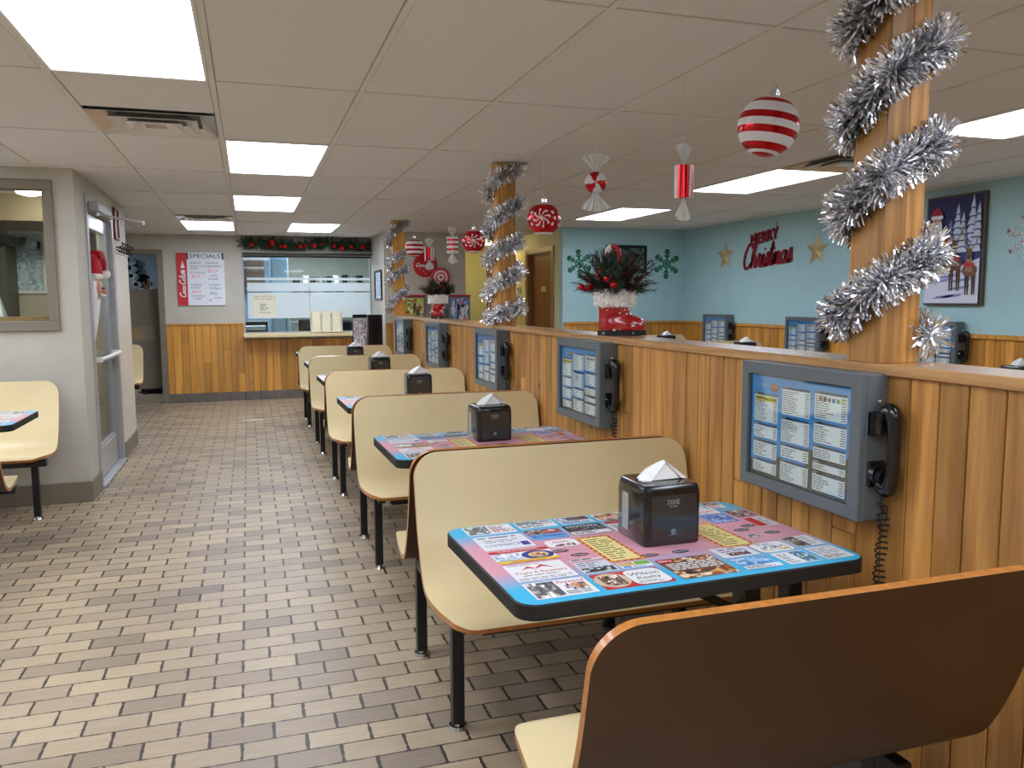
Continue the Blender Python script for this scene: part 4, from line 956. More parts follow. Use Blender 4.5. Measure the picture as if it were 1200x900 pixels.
def tinsel(name_label, cy0, cy1, turns, strips_per_m, seed, rad, wid, tail=None, skip=0):
    """turns: list of (z at near-left corner, z at near-right corner, z back at far side)"""
    rnd = random.Random(seed); g = .022; x0, x1 = PX0 - g, PX1 + g; y0, y1 = cy0 - g, cy1 + g
    path = []
    for (za, zb, zc, zd) in turns: path += [(x0, y1, za), (x0, y0, zb), (x1, y0, zc), (x1, y1, zd)]
    pts = []; path = path[skip:]
    # straight runs with rounded corners
    for i in range(len(path) - 1):
        a, b = Vector(path[i]), Vector(path[i + 1])
        for k in range(12): pts.append(a.lerp(b, k / 12))
    pts.append(Vector(path[-1]))
    if tail: pts = pts[:tail]
    sm = [pts[0]] + [(pts[i - 1] + pts[i] * 2 + pts[i + 1]) / 4 for i in range(1, len(pts) - 1)] + [pts[-1]]
    def inside(p): return PX0 - .002 < p.x < PX1 + .002 and cy0 - .002 < p.y < cy1 + .002
    m = MB(); m.tube(sm, .004, 6)
    acc = 0
    for i in range(len(sm) - 1):
        a, b = sm[i], sm[i + 1]; d = b - a; ln = d.length; d.normalize(); acc += ln * strips_per_m
        u = d.orthogonal().normalized(); v = d.cross(u)
        while acc > 0:
            acc -= 1; p = a.lerp(b, rnd.random()); an = rnd.uniform(0, 2 * math.pi)
            r = u * math.cos(an) + v * math.sin(an); L = rad * rnd.uniform(.65, 1.12)
            dirn = (r + d * rnd.uniform(-.55, .55) + Vector((0, 0, -.12))).normalized()
            tip = p + dirn * L
            if inside(tip) or inside(p + dirn * L * .5): 
                if rnd.random() < .5: continue
                n = Vector((0, -1, 0)) if p.y < cy0 else Vector((-1, 0, 0)) if p.x < PX0 else Vector((1, 0, 0)) if p.x > PX1 else Vector((0, 1, 0))
                dirn = (dirn + n * (abs(dirn.dot(n)) + .25)).normalized(); tip = p + dirn * L
                if inside(tip): continue
            if tip.z < 1.247: tip.z = 1.247
            if tip.z > CEIL - .004: tip.z = CEIL - .004
            s = dirn.cross(Vector((rnd.uniform(-1, 1), rnd.uniform(-1, 1), rnd.uniform(-1, 1)))).normalized() * wid * rnd.uniform(.7, 1.3)
            bend = dirn.cross(s).normalized() * L * rnd.uniform(-.22, .22); mid = p + dirn * L * .55 + bend
            m.add([p - s * .5, p + s * .5, mid + s * .5, mid - s * .5, tip + s * .5 + bend * .3, tip - s * .5 + bend * .3], [[0, 1, 2, 3], [3, 2, 4, 5]])
    o = m.build('tinsel_garland', M['silverfoil']); tag(o, name_label, 'tinsel garland', 'silver tinsel garlands'); return o
def spiral(rows):
    # rows: (height at the far-left corner, height at the near-right corner); the rest of each turn passes behind
    out = []
    for k, (a, b) in enumerate(rows):
        n = rows[k + 1][0] if k + 1 < len(rows) else b + .03
        out.append((a, (a + b) / 2 + .005, b, (b + n) / 2))
    return out
tinsel('fluffy silver tinsel spiralling around the near column, top right', *COLS[0], spiral([(1.27, 1.315), (1.36, 1.54), (1.645, 1.83), (1.885, 2.09), (2.13, 2.29)]), 5200, 21, .068, .0046, skip=2)
tinsel('silver tinsel spiralling around the middle column', *COLS[1], spiral([(1.275, 1.36), (1.45, 1.60), (1.67, 1.805), (1.86, 2.056), (2.12, 2.30)]), 2300, 22, .068, .006)
tinsel('silver tinsel spiralling around the far column', *COLS[2], spiral([(1.29, 1.53), (1.60, 1.77), (1.81, 1.95), (2.08, 2.29)]), 1300, 23, .068, .008)

# ---------------------------------------------------------------- hanging ornaments
HX = GX0 + GX * 3
def string_to(m, z0, z1): m.cyl((0, 0, z0), (0, 0, z1), .0009, n=6)
def ornament(label, y, z, r, style, tilt=0, rot=0):
    t = thing('ball_ornament', label, 'ornament', (HX, y, z), rot, 'red and white ball ornaments hung from the ceiling')
    if style == 'stripes':
        edges = [0, .22, .30, .42, .52, .62, .74, .80, .86, .92, 1.0]
        rings = 40
        def mf(i, k):
            u = (i + .5) / rings
            for a, b in ((.0, .13), (.18, .285), (.38, .45), (.535, .60), (.725, .81), (.85, .90), (.93, .965)):
                if a <= u < b: return 0
            return 1
    else:
        rings = 64
        def mf(i, k):
            u = (i + .5) / rings
            if u < .05 or .09 < u < .13: return 0
            if u <= .20: return 1
            if u > .95 or .84 < u < .87: return 0
            if u > .82: return 1
            # pinwheel flowers and dots on the body
            X = ((k / 96.0 * 3 + .5) % 1.0 - .5) * 2.09; Y = (u - .5) * 3.14; rr = math.hypot(X, Y); a = math.atan2(Y, X)
            if rr < .09: return 1
            if rr < .58 and math.cos(8 * (a + rr * 1.1)) > .38 + .2 * rr: return 1
            for dx, dy in ((.74, .36), (.74, -.36), (.86, 0.0)):
                if math.hypot(abs(X) - dx, Y - dy) < .105: return 1
            return 0
    m = MB(); m.T = Matrix.Rotation(tilt, 4, 'X') @ Matrix.Rotation(tilt, 4, 'Y')
    m.ball((0, 0, 0), r, 96, rings, mf=mf); m.build('ball', [M['redball'], M['glitter']], t, sharp=60)
    m = MB(); m.T = Matrix.Rotation(tilt, 4, 'X') @ Matrix.Rotation(tilt, 4, 'Y'); m.cyl((0, 0, r - .003), (0, 0, r + .018), .017 * r / .1, n=14); m.tube(circle_path(0, 0, r + .024, .009), .002, 6, closed=True); m.build('cap', M['chrome'], t)
    m = MB(); string_to(m, r + .03, CEIL - z); m.build('string', M['white'], t); return t
def circle_path(x, y, z, r): return [(x + r * math.cos(a), y, z + r * math.sin(a)) for a in [2 * math.pi * k / 12 for k in range(12)]]
M['glitter'] = mat('white glitter', (226, 224, 224), 0.6, var=.12, nscale=300, bump=.6, bscale=600)
def candy_round(label, y, z):
    t = thing('candy_ornament', label, 'ornament', (HX, y, z), -YAW * 1.2, 'candy ornaments hung from the ceiling'); r = .056
    m = MB(); n = 72; prof = [(.0001, -.022), (r * .55, -.021), (r * .85, -.015), (r, 0), (r * .85, .015), (r * .55, .021), (.0001, .022)]
    def mf(i, k):
        rad = [0, .3, .7, .93, .93, .7, .3][i]; return 0 if ((k / 72.0 + rad * .16) * 3) % 1 < .5 else 1
    m.T = Matrix.Rotation(R(90), 4, 'X'); m.lathe(prof, n, mf=mf); m.build('candy_disc', [M['redball'], M['glitter']], t, sharp=60)
    for s in (-1, 1): wrapper(t, s, r, .085, .095)
    m = MB(); string_to(m, r + .09, CEIL - z); m.build('string', M['white'], t); return t
def wrapper(t, s, z0, w_, h_):
    m = MB(); N = 14; v = []
    for j, (fw, fz) in enumerate(((.18, 0), (.32, .25), (.7, .65), (1, 1))):
        for k in range(N + 1):
            u = k / N * 2 - 1; v.append((u * w_ * fw * .9, .010 * fw * math.sin(k * 2.4) , s * (z0 - .004 + h_ * fz * (1 - .22 * abs(u) ** 2 * (j > 1)))))
    F = [[j * (N + 1) + k, j * (N + 1) + k + 1, (j + 1) * (N + 1) + k + 1, (j + 1) * (N + 1) + k] for j in range(3) for k in range(N)]
    m.add(v, F, s=True); m.build('wrapper', M['wrapperwhite'], t, sharp=60)
M['wrapperwhite'] = mat('sheer white wrapper cloth', (226, 226, 222), .7, var=.1, nscale=50)
def candy_roll(label, y, z, horiz, r=.036, h=.12):
    t = thing('candy_ornament', label, 'ornament', (HX, y, z), .4, 'candy ornaments hung from the ceiling')
    m = MB(); n = 36; rings = 24; prof = [(.001, -h / 2)] + [(r, -h / 2 + h * i / rings) for i in range(rings + 1)] + [(.001, h / 2)]
    if horiz: mf = lambda i, k: 0 if (int((i - 1) / 24 * 7) % 2 == 1) else 1
    else: mf = lambda i, k: 0 if (k % 18) in (0, 1, 2, 3, 4, 5, 6, 9, 13) else 1
    m.lathe(prof, n, mf=mf); m.build('candy_roll', [M['redball'], M['glitter']], t, sharp=40)
    for s in (-1, 1): wrapper(t, s, h / 2, .062, .095)
    m = MB(); string_to(m, h / 2 + .088, CEIL - z); m.build('string', M['white'], t); return t
ornament('largest striped red and white ball ornament, nearest the near column', 2.452, 2.007, .103, 'stripes', R(7), .4)
candy_round('round peppermint swirl candy ornament with sheer wrapper ends', 3.912, 2.014)
candy_roll('red candy roll ornament with thin upright stripes, beside the large ball', 3.019, 1.895, False, .040, .132)
ornament('swirl patterned ball ornament right of the middle column', 4.687, 1.90, .101, 'swirl', 0, .0)
ornament('swirl patterned ball ornament left of the middle column', 6.296, 1.876, .096, 'swirl', 0, .2)
candy_roll('candy roll ornament with bands around it, before the grey wall', 7.005, 1.893, True, .050, .14)
candy_roll('small red candy roll ornament in front of the round red sign', 7.96, 1.868, False, .046, .13)
ornament('striped ball ornament next to the far column', 8.709, 1.977, .10, 'stripes', 0, .1)

# ---------------------------------------------------------------- Christmas boots with pine arrangements
def christmas_boot(label, loc, ang, sc=1.0):
    t = thing('christmas_boot', label, 'boot', loc, ang, 'red Christmas boot planters'); t.scale = (sc, sc, sc)
    m = MB(); N = 28; v = []; rows = []
    # rings from sole to top: (z, heel x, toe x, half width)
    for z, xa, xb, hw in ((.022, -.074, .146, .058), (.04, -.078, .152, .063), (.062, -.078, .150, .062), (.080, -.077, .138, .058), (.091, -.077, .112, .056), (.098, -.077, .084, .058), (.110, -.077, .074, .062), (.13, -.078, .074, .066), (.150, -.079, .076, .068)):
        ring = []
        for k in range(N):
            a = 2 * math.pi * k / N; cx = (xa + xb) / 2; hx = (xb - xa) / 2
            x = cx + hx * math.copysign(abs(math.cos(a)) ** .8, math.cos(a)); y = hw * math.copysign(abs(math.sin(a)) ** .8, math.sin(a))
            ring.append((x, y, z))
        v += ring
    n = 9
    F = [[i * N + k, i * N + (k + 1) % N, (i + 1) * N + (k + 1) % N, (i + 1) * N + k] for i in range(n - 1) for k in range(N)] + [[(n - 1) * N + k for k in range(N)]]
    m.add(v, F, s=True); body = m.build('boot_body', M['red'], t, sharp=70)
    md = body.modifiers.new('sub', 'SUBSURF'); md.levels = 1; md.render_levels = 2
    m = MB(); m.T = Matrix.Translation((.038, 0, 0)); m.prism([(x * .120, y * .068) for x, y in circle(0, 0, 1, n=28)], 0, .026); m.build('sole', M['blackplastic'], t)
    m = MB(); r2 = random.Random(4)
    for j in range(8):
        for k in range(26):
            a = 2 * math.pi * k / 26; e = .082 + .007 * math.sin(j * 1.9 + k); zz = .148 + .009 * j
            m.ball((e * math.cos(a) * 1.04, e * math.sin(a) * .94, zz), .014, 7, 5)
    m.lathe([(.076, .145), (.092, .158), (.092, .205), (.08, .222), (.05, .216)], 26); m.build('fur_cuff', M['fur'], t, sharp=70)
    m = MB()
    for k in range(46):       # flecks of snow on boot and sole
        a = r2.uniform(0, 2 * math.pi)
        if k < 22: z = r2.uniform(.10, .145); p = Vector((.077 * math.cos(a), .066 * math.sin(a), z)); nrm = Vector((math.cos(a), math.sin(a), 0))
        elif k < 34: z = r2.uniform(.006, .03); p = Vector((.038 + .120 * math.cos(a), .068 * math.sin(a), z)); nrm = Vector((math.cos(a), math.sin(a), 0))
        else: xx = r2.uniform(.08, .14); s = r2.choice((-1, 1)); p = Vector((xx - .01, s * .058, r2.uniform(.045, .072))); nrm = Vector((0, s, .3))
        m.ball(tuple(p), r2.uniform(.003, .0075), 8, 6, sz=.7)
    m.build('snow_fleck', M['whitefelt'], t); tag(m and t.children[-1], kind='stuff'); return t
def pine_arrangement(label, loc, ang, seed, H=.26, spread=.2, cane=True, tall=False):
    rnd = random.Random(seed); t = thing('pine_arrangement', label, 'plant', loc, ang, 'pine sprays in the Christmas boots')
    mg = MB(); mr = MB()
    for b in range(170):
        a = rnd.uniform(0, 2 * math.pi); el = rnd.uniform(.25, 1.45) if not tall else rnd.uniform(.5, 1.5)
        d = Vector((math.cos(a) * math.cos(el), math.sin(a) * math.cos(el), math.sin(el))); L = H * rnd.uniform(.6, 1.05) * (1.0 if el > .6 else spread / H)
        p0 = Vector((.03 * math.cos(a), .03 * math.sin(a), -.03)); p1 = p0 + d * L; c = p0.lerp(p1, .5) + Vector((0, 0, .03))
        q = [p0 * (1 - u) ** 2 + c * (2 * u * (1 - u)) + p1 * u * u for u in [k / 6 for k in range(7)]]
        tgt = mg if b % 5 < 3 else mr
        tgt.tube(q, .0018, 4, caps=False)
        nn = 84 if b % 5 < 3 else 34
        for k in range(nn):
            u = rnd.uniform(.2, 1.0); i = min(5, int(u * 6)); p = q[i].lerp(q[i + 1], u * 6 - i); ax = (q[i + 1] - q[i]).normalized()
            r = Vector((rnd.uniform(-1, 1), rnd.uniform(-1, 1), rnd.uniform(-1, 1))).cross(ax).normalized(); n = (ax * .8 + r).normalized() * rnd.uniform(.022, .04)
            s = ax.cross(r).normalized() * .0016
            tgt.add([p - s, p + s, p + n], [[0, 1, 2]])
    mg.build('pine_sprig', M['pineneedle'], t); tag(mr.build('twig', M['darktwig'], t), 'dark burgundy twigs')
    for k in range(20):
        a = rnd.uniform(0, 2 * math.pi); el = rnd.uniform(.1, 1.0); L = H * rnd.uniform(.45, .85)
        m = MB(); m.ball((L * math.cos(a) * math.cos(el) * spread / H * 1.1, L * math.sin(a) * math.cos(el) * spread / H * 1.1, .01 + L * math.sin(el) * .8), rnd.uniform(.011, .019), 14, 9); m.build('red_ball', M['redball'], t)
    if cane:
        m = MB(); pth = catmull([(.03, 0, .03), (.026, 0, .15), (.018, 0, .20), (-.006, 0, .225), (-.030, 0, .215), (-.042, 0, .185)], 8); N = len(pth)
        for i in range(N - 1): m.tube([pth[i], pth[i + 1]], .013, 10, 0 if i < N * .66 or i > N * .9 else 1)
        m.build('candy_cane', [M['red'], M['fur']], t)
    return t
christmas_boot('larger red Christmas boot with fur cuff, on the half wall left of near column', (1.692, 3.60, 1.242), -.42)
pine_arrangement('pine and red ball spray with candy cane, in the nearer Christmas boot', (1.692, 3.60, 1.445), -.42, 5, .235, .185)
christmas_boot('smaller red Christmas boot far along the half wall, by the far column', (1.695, 7.46, 1.242), -1.95)
pine_arrangement('pine spray in the farther Christmas boot, under the round signs', (1.695, 7.46, 1.445), 0, 6, .19, .15, False, True)

# ---------------------------------------------------------------- things on the teal walls
def star_deco(label, y, z, r):
    o = Matrix(((0, 0, 1, 0), (-1, 0, 0, 0), (0, 1, 0, 0), (0, 0, 0, 1)))
    m = MB(); v = []
    for k in range(10):
        a = math.pi / 2 + math.pi * k / 5; rr = r if k % 2 == 0 else r * .42; v.append((0, -rr * math.cos(a), rr * math.sin(a)))
    pts = [(-.004, p[1], p[2]) for p in v] + [(-.028, 0, 0)] + [(0, p[1], p[2]) for p in v]
    m.add(pts, [[k, (k + 1) % 10, 10] for k in range(10)] + [[11 + k, 11 + (k + 1) % 10, (k + 1) % 10, k] for k in range(10)] + [[11 + k for k in range(10)][::-1]])
    ob = m.build('star_decoration', M['gold'], loc=(5.569, y, z), weld=True); tag(ob, label, 'star', 'gold star wall decorations'); return ob
star_deco('pale gold glitter star left of the red Merry Christmas sign', 8.70, 1.93, .18)
star_deco('pale gold glitter star right of the red Merry Christmas sign', 7.02, 1.905, .17)
mc = thing('merry_christmas_sign', 'red glitter Merry Christmas lettering hung on the teal wall', 'sign', (5.568, 7.86, 1.755))
def word_ribbon(m, s, x0, y0, h, slant, width, tmax, flip=-1, shear_rise=0.0, wfit=None):
    st, W = script_strokes(s, slant); k = h / 2.1; sx = k if not wfit else wfit / (W + 2.1 * slant)
    for q in st:
        q = [(x0 + a * sx, y0 + b * k + shear_rise * a * sx) for a, b in q]; L, Rr = ribbon(q, width); n = len(q)
        v = [(-tmax, flip * p[0], p[1]) for p in L] + [(-tmax, flip * p[0], p[1]) for p in Rr] + [(-.002, flip * p[0], p[1]) for p in L] + [(-.002, flip * p[0], p[1]) for p in Rr]
        F = []
        for i in range(n - 1): F += [[i, i + 1, n + i + 1, n + i], [i, 2 * n + i, 2 * n + i + 1, i + 1], [n + i, n + i + 1, 3 * n + i + 1, 3 * n + i]]
        F += [[0, n, 3 * n, 2 * n], [n - 1, 3 * n - 1, 4 * n - 1, 2 * n - 1]]
        m.add(v, F)
m = MB(); word_ribbon(m, 'Christmas', -.45, 0.0, .27, .22, .027, .016, -1, .06, wfit=.95); tag(m.build('script_word', M['redglit'], mc), 'cursive word Christmas')
m = MB(); V, F = text_mesh('MERRY'); x0 = min(a for a, b in V); x1 = max(a for a, b in V); n = len(V)
def mp(a, b): return (-((a - x0) / (x1 - x0) * .50 - .30), b * .125 + .262 + .055 * (a - x0) / (x1 - x0))
m.add([(-.016, *mp(a, b)) for a, b in V], F)
m.add([(-.002, *mp(a, b)) for a, b in V], [f[::-1] for f in F])
ec = {}
for f in F:
    for i in range(len(f)): e = (f[i], f[(i + 1) % len(f)]); ec[e] = 1
for (a, b) in list(ec):
    if (b, a) not in ec: p, q = mp(*V[a]), mp(*V[b]); m.add([(-.016, *p), (-.016, *q), (-.002, *q), (-.002, *p)], [[0, 1, 2, 3]])
mo = m.build('word', M['redglit'], mc); tag(mo, 'block letter word MERRY')
mm_ = mo.modifiers.new('solid', 'SOLIDIFY'); mm_.thickness = .008; mm_.offset = 0
m = MB()
for yy, z0, z1 in ((.24, .30, .42), (-.17, .40, .50)): m.tube([(-.008, yy, z0), (-.004, yy, z1)], .004, 6)
m.build('hanger', M['redglit'], mc)
def snowflake(name_label, loc, r, m_, facing, rot=0, group=None):
    """flat six armed cutout with real thickness"""
    o = MB(); th = .006
    def bar(x0, y0, x1, y1, w_):
        dx, dy = x1 - x0, y1 - y0; d = math.hypot(dx, dy); nx, ny = -dy / d * w_ / 2, dx / d * w_ / 2
        o.prism([(x0 + nx, y0 + ny), (x0 - nx, y0 - ny), (x1 - nx, y1 - ny), (x1 + nx, y1 + ny)], 0, th)
    for k in range(6):
        a = math.pi / 2 + math.pi * k / 3 + rot; c, s = math.cos(a), math.sin(a); w_ = r * .085
        def P(u, v): return (c * u - s * v, s * u + c * v)
        def seg(u0, v0, u1, v1): bar(*P(u0, v0), *P(u1, v1), w_)
        seg(0, 0, r, 0)
        for q, l in ((.42, .24), (.66, .26), (.86, .16)):
            seg(r * q, 0, r * q + r * l * .75, r * l * .65); seg(r * q, 0, r * q + r * l * .75, -r * l * .65)
            for sg in (-1, 1): x, y = P(r * q + r * l * .75, sg * r * l * .65); o.prism(circle(x, y, w_ * .75, n=8), 0, th)
        x, y = P(r, 0); o.prism(circle(x, y, w_ * .8, n=8), 0, th)
        seg(r * .27, -r * .155, r * .27, r * .155)
    ob = o.build('snowflake_cutout', m_, loc=loc); ob.rotation_euler = (R(90), 0, 0) if facing == 'y' else (R(90), 0, R(-90)); tag(ob, name_label, 'snowflake', group); return ob
snowflake('green snowflake cutout left of the Christmas boot spray, on the teal wall', (4.055, 9.699, 1.868), .17, M['greenfelt'], 'y', .08, 'green snowflake cutouts')
snowflake('green snowflake cutout right of the Christmas boot spray, in the teal corner', (5.31, 9.699, 1.872), .185, M['greenfelt'], 'y', -.05, 'green snowflake cutouts')
snowflake('white snowflake cutout at the right edge, beside the snowy canvas print', (5.569, 4.655, 1.86), .17, M['whitefelt'], 'x', .15)
fr = thing('framed_picture', 'dark framed picture on the teal wall behind the Christmas boot spray', 'picture', (4.72, 9.699, 1.93))
m = MB()
for b in ((-.29, .29, .15, .18), (-.29, .29, -.18, -.15), (-.29, -.26, -.15, .15), (.26, .29, -.15, .15)): m.bbox(b[0], b[1], -.022, 0, b[2], b[3], .003)
m.build('picture_frame', M['blackmetal'], fr)
P = Paint((-.26, -.008, -.15), (1, 0, 0), (0, 0, 1)); P.rect(0, 0, .52, .3, (34, 44, 50)); P.up(); P.photo(.01, .01, .51, .29, [(40, 52, 58), (84, 104, 104), (30, 36, 40), (150, 160, 156)], 9, 6, random.Random(8)); P.build('picture_print', M['paperprint'], fr)

# canvas print of a gift giver with reindeer in snow
cv = thing('canvas_print', 'canvas print of a bearded man in red and reindeer in snow, on the teal wall', 'picture', (5.568, 5.285, 1.80))
m = MB(); m.bbox(-.035, 0, -.29, .29, -.45, .45, .003); m.build('canvas_frame', M['frameb'] if 'frameb' in M else mat('bronze brown frame', (92, 78, 62), .5), cv)
rnd = random.Random(12)
P = Paint((-.0362, .272, -.432), (0, -1, 0), (0, 0, 1), .0002); W_, H_ = .544, .864
P.rect(0, 0, W_, H_, (34, 38, 92)); P.up()
P.poly([(0, .52), (.12, .56), (.3, .54), (W_, .58), (W_, .34), (0, .34)], (52, 62, 130)); P.up()
for k in range(46): x, y = rnd.uniform(.01, W_ - .01), rnd.uniform(.5, H_ - .01); P.ell(x, y, .002, .002, (220, 226, 240), 6)
P.up()
for x, y0, hgt in ((.31, .44, .33), (.24, .46, .2), (.46, .42, .40), (.37, .40, .30), (.52, .40, .36)):
    for j in range(6):
        u = j / 6; w_ = hgt * .27 * (1 - u) + .012; yy = y0 + hgt * u
        P.poly([(max(0, x - w_), yy), (min(W_, x + w_), yy), (x, yy + hgt * .3)], (64, 84, 132) if j % 2 == 0 else (88, 108, 156))
        P.up(); P.poly([(max(0, x - w_ * .85), yy + .01), (min(W_, x + w_ * .5), yy + .014), (x, yy + hgt * .28)], (206, 218, 238) if hgt > .25 else (120, 140, 190)); P.up()
P.poly([(0, 0), (W_, 0), (W_, .36), (.36, .30), (.16, .35), (0, .32)], (214, 218, 234)); P.up()
for a in range(7): x = rnd.uniform(.02, .3); y = rnd.uniform(.03, .24); P.poly([(x, y), (min(W_, x + .2), y + .02), (min(W_, x + .24), y + .045), (x + .05, y + .025)], (128, 140, 200))
P.up()
# the man: coat, beard, hat
P.poly([(.03, .30), (.21, .30), (.23, .46), (.20, .58), (.14, .62), (.05, .60), (.01, .48)], (140, 22, 30)); P.up()
P.poly([(.07, .30), (.15, .30), (.145, .56), (.075, .56)], (58, 26, 30)); P.up(); P.poly([(.15, .34), (.175, .34), (.20, .58), (.16, .61), (.145, .56)], (232, 230, 230)); P.poly([(.05, .34), (.07, .34), (.075, .56), (.05, .6), (.03, .55)], (232, 230, 230)); P.up()
P.ell(.105, .66, .048, .055, (222, 170, 146)); P.up(); P.poly([(.055, .67), (.155, .67), (.165, .60), (.13, .54), (.10, .515), (.075, .54), (.045, .60)], (236, 236, 238)); P.up(); P.ell(.105, .655, .018, .01, (216, 150, 132)); P.ell(.09, .685, .006, .005, DK); P.ell(.123, .685, .006, .005, DK); P.up()
P.poly([(.05, .71), (.16, .71), (.165, .745), (.12, .79), (.06, .775)], (170, 24, 32)); P.up(); P.rr(.045, .695, .168, .725, .012, (238, 238, 240)); P.up(); P.ell(.19, .42, .03, .024, (208, 160, 130)); P.up()
# reindeer
def deer(x, y, s, c=(104, 68, 44)):
    for dx in (-.045, -.02, .03, .052): P.poly([(x + dx * s, y - .22 * s), (x + (dx + .014) * s, y - .22 * s), (x + (dx + .02) * s, y), (x + (dx - .008) * s, y)], (74, 46, 30))
    P.up(); P.ell(x, y + .01 * s, .085 * s, .06 * s, c); P.up(); P.poly([(x - .05 * s, y), (x + .03 * s, y - .01 * s), (x + .02 * s, y + .15 * s), (x - .04 * s, y + .15 * s)], (150, 118, 94)); P.up()
    P.ell(x - .01 * s, y + .17 * s, .036 * s, .048 * s, c); P.up(); P.ell(x - .012 * s, y + .135 * s, .02 * s, .02 * s, (60, 40, 32)); P.ell(x - .028 * s, y + .182 * s, .006 * s, .006 * s, DK); P.ell(x + .01 * s, y + .182 * s, .006 * s, .006 * s, DK)
    P.poly([(x - .07 * s, y + .05 * s), (x + .05 * s, y + .04 * s), (x + .05 * s, y + .075 * s), (x - .07 * s, y + .085 * s)], (186, 34, 36)); P.up()
    for sg in (-1, 1):
        q = [(x + sg * .02 * s, y + .21 * s), (x + sg * .06 * s, y + .26 * s), (x + sg * .09 * s, y + .33 * s)]
        for (a, b), (c_, d) in zip(q, q[1:]):
            w_ = .007 * s; P.poly([(a - w_, b), (a + w_, b), (c_ + w_, d), (c_ - w_, d)], (176, 150, 120))
        P.poly([(x + sg * .06 * s, y + .26 * s), (x + sg * .055 * s, y + .32 * s), (x + sg * .068 * s, y + .26 * s)], (176, 150, 120))
    P.up()
deer(.30, .31, .95); deer(.455, .255, .85, (120, 76, 48))
P.build('canvas_picture', M['paperprint'], cv)
# ---------------------------------------------------------------- left block: door decoration, hooks, notice
sd = thing('bearded_face_decoration', 'plush white bearded face with red hat, hung on the entrance door', 'decoration', (-1.140, 6.97, 1.46), 0)
m = MB(); v = []; N = 20
prof = [(.02, -.33), (.06, -.24), (.11, -.12), (.14, 0), (.135, .08), (.11, .15), (.09, .17)]
for hw, z in prof:
    for k in range(N + 1):
        a = math.pi * k / N; v.append((.001 + .055 * math.sin(a) * (hw / .14), hw * math.cos(a) * (1 + .06 * math.sin(k * 2.1)), z + .012 * math.sin(k * 1.7)))
m.add(v, [[i * (N + 1) + k, i * (N + 1) + k + 1, (i + 1) * (N + 1) + k + 1, (i + 1) * (N + 1) + k] for i in range(len(prof) - 1) for k in range(N)], s=True)
m.poly([v[k] for k in range(N + 1)]); m.poly([v[(len(prof) - 1) * (N + 1) + k] for k in range(N + 1)][::-1])
m.build('beard', M['fur'], sd, sharp=60)
m = MB(); m.ball((.045, 0, .055), .07, 18, 12, sc=(.5, 1)); m.ball((.088, 0, .03), .018, 12, 8); m.build('face', M['skin'], sd)
for s in (-1, 1):
    m = MB(); m.ball((.083, s * .026, .058), .008, 10, 6); m.build('eye', M['blackplastic'], sd)
    m = MB(); m.ball((.078, s * .035, .005), .026, 12, 8, sc=(.6, 1.3), sz=.5); m.build('moustache', M['fur'], sd)
m = MB(); m.tube([(.035, -.12, .14), (.055, -.06, .15), (.06, 0, .152), (.055, .06, .15), (.035, .12, .14)], .026, 12); m.build('hat_brim', M['fur'], sd)
m = MB(); m.lathe([(.115, 0), (.11, .05), (.085, .11), (.05, .15), (.001, .165)], 20, (.03, 0, .155), sc=(.45, 1)); m.tube([(.03, 0, .3), (.05, .07, .31), (.06, .14, .26), (.065, .18, .20)], [.05, .045, .035, .02], 12); m.build('hat', mat('red felt', (178, 18, 26), .8, var=.1, nscale=80), sd)
m = MB(); m.ball((.07, .19, .17), .042, 14, 10); m.build('pompom', M['fur'], sd)

hk = thing('coat_hook_rail', 'rail of dark coat hooks on the left wall above the white panel', 'coat hooks', (-1.11, 8.32, 1.885))
m = MB(); m.bbox(0, .014, -.38, .40, -.02, .02, .003); m.build('rail', M['frp'], hk)
for k in range(5):
    y = -.31 + .155 * k; m = MB(); m.tube(catmull([(.012, y, .01), (.05, y, .012), (.075, y, .03), (.07, y, .045)], 4), .006, 8); m.tube(catmull([(.012, y, -.005), (.045, y, -.03), (.06, y, -.02), (.058, y, 0)], 4), .006, 8); m.ball((.07, y, .048), .009, 8, 6); m.build('hook', M['blackmetal'], hk)
nt = thing('framed_notice', 'narrow framed notice on the left wall above the coat hooks', 'notice', (-1.11, 8.12, 2.105))
m = MB()
for b in ((-.12, .12, .115, .14), (-.12, .12, -.14, -.115), (-.12, -.095, -.115, .115), (.095, .12, -.115, .115)): m.bbox(0, .022, b[0], b[1], b[2], b[3], .003)
m.build('notice_frame', M['walnut'], nt)
P = Paint((.006, -.095, -.115), (0, 1, 0), (0, 0, 1)); P.rect(0, 0, .19, .23, (226, 206, 196)); P.up(); P.lines(.015, .03, .17, .2, 8, (120, 90, 90), .35, random.Random(2)); P.build('notice_print', M['paperprint'], nt)

# vestibule seen through the framed window
vc = thing('wall_cabinet', 'dark cabinet inside the vestibule, seen through the framed window', 'cabinet', (-2.32, 8.42, 1.2))
m = MB(); m.bbox(-.6, .30, -.16, .2, -1.2, .72, .01); m.build('cabinet_body', mat('dim grey cabinet', (82, 82, 80), .5), vc)
m = MB(); m.bbox(-.62, .36, -.22, .2, .72, .80, .01); m.build('cabinet_top', M['blackmetal'], vc)
vp_ = thing('framed_picture', 'pale blue picture inside the vestibule, seen through the framed window', 'picture', (-1.93, 8.629, 1.78))
m = MB()
for b in ((-.15, .15, .26, .29), (-.15, .15, -.29, -.26), (-.15, -.125, -.26, .26), (.125, .15, -.26, .26)): m.bbox(b[0], b[1], -.02, 0, b[2], b[3], .003)
m.build('picture_frame', M['white'], vp_)
P = Paint((-.125, -.006, -.26), (1, 0, 0), (0, 0, 1)); P.rect(0, 0, .25, .52, (176, 204, 224)); P.up(); P.photo(.005, .005, .245, .515, [(176, 204, 224), (192, 214, 228), (160, 192, 216)], 6, 12, random.Random(3)); P.build('picture_print', M['paperprint'], vp_)
M['vlamp'] = mat_emit('vestibule lamp', (255, 236, 200), 55.0)
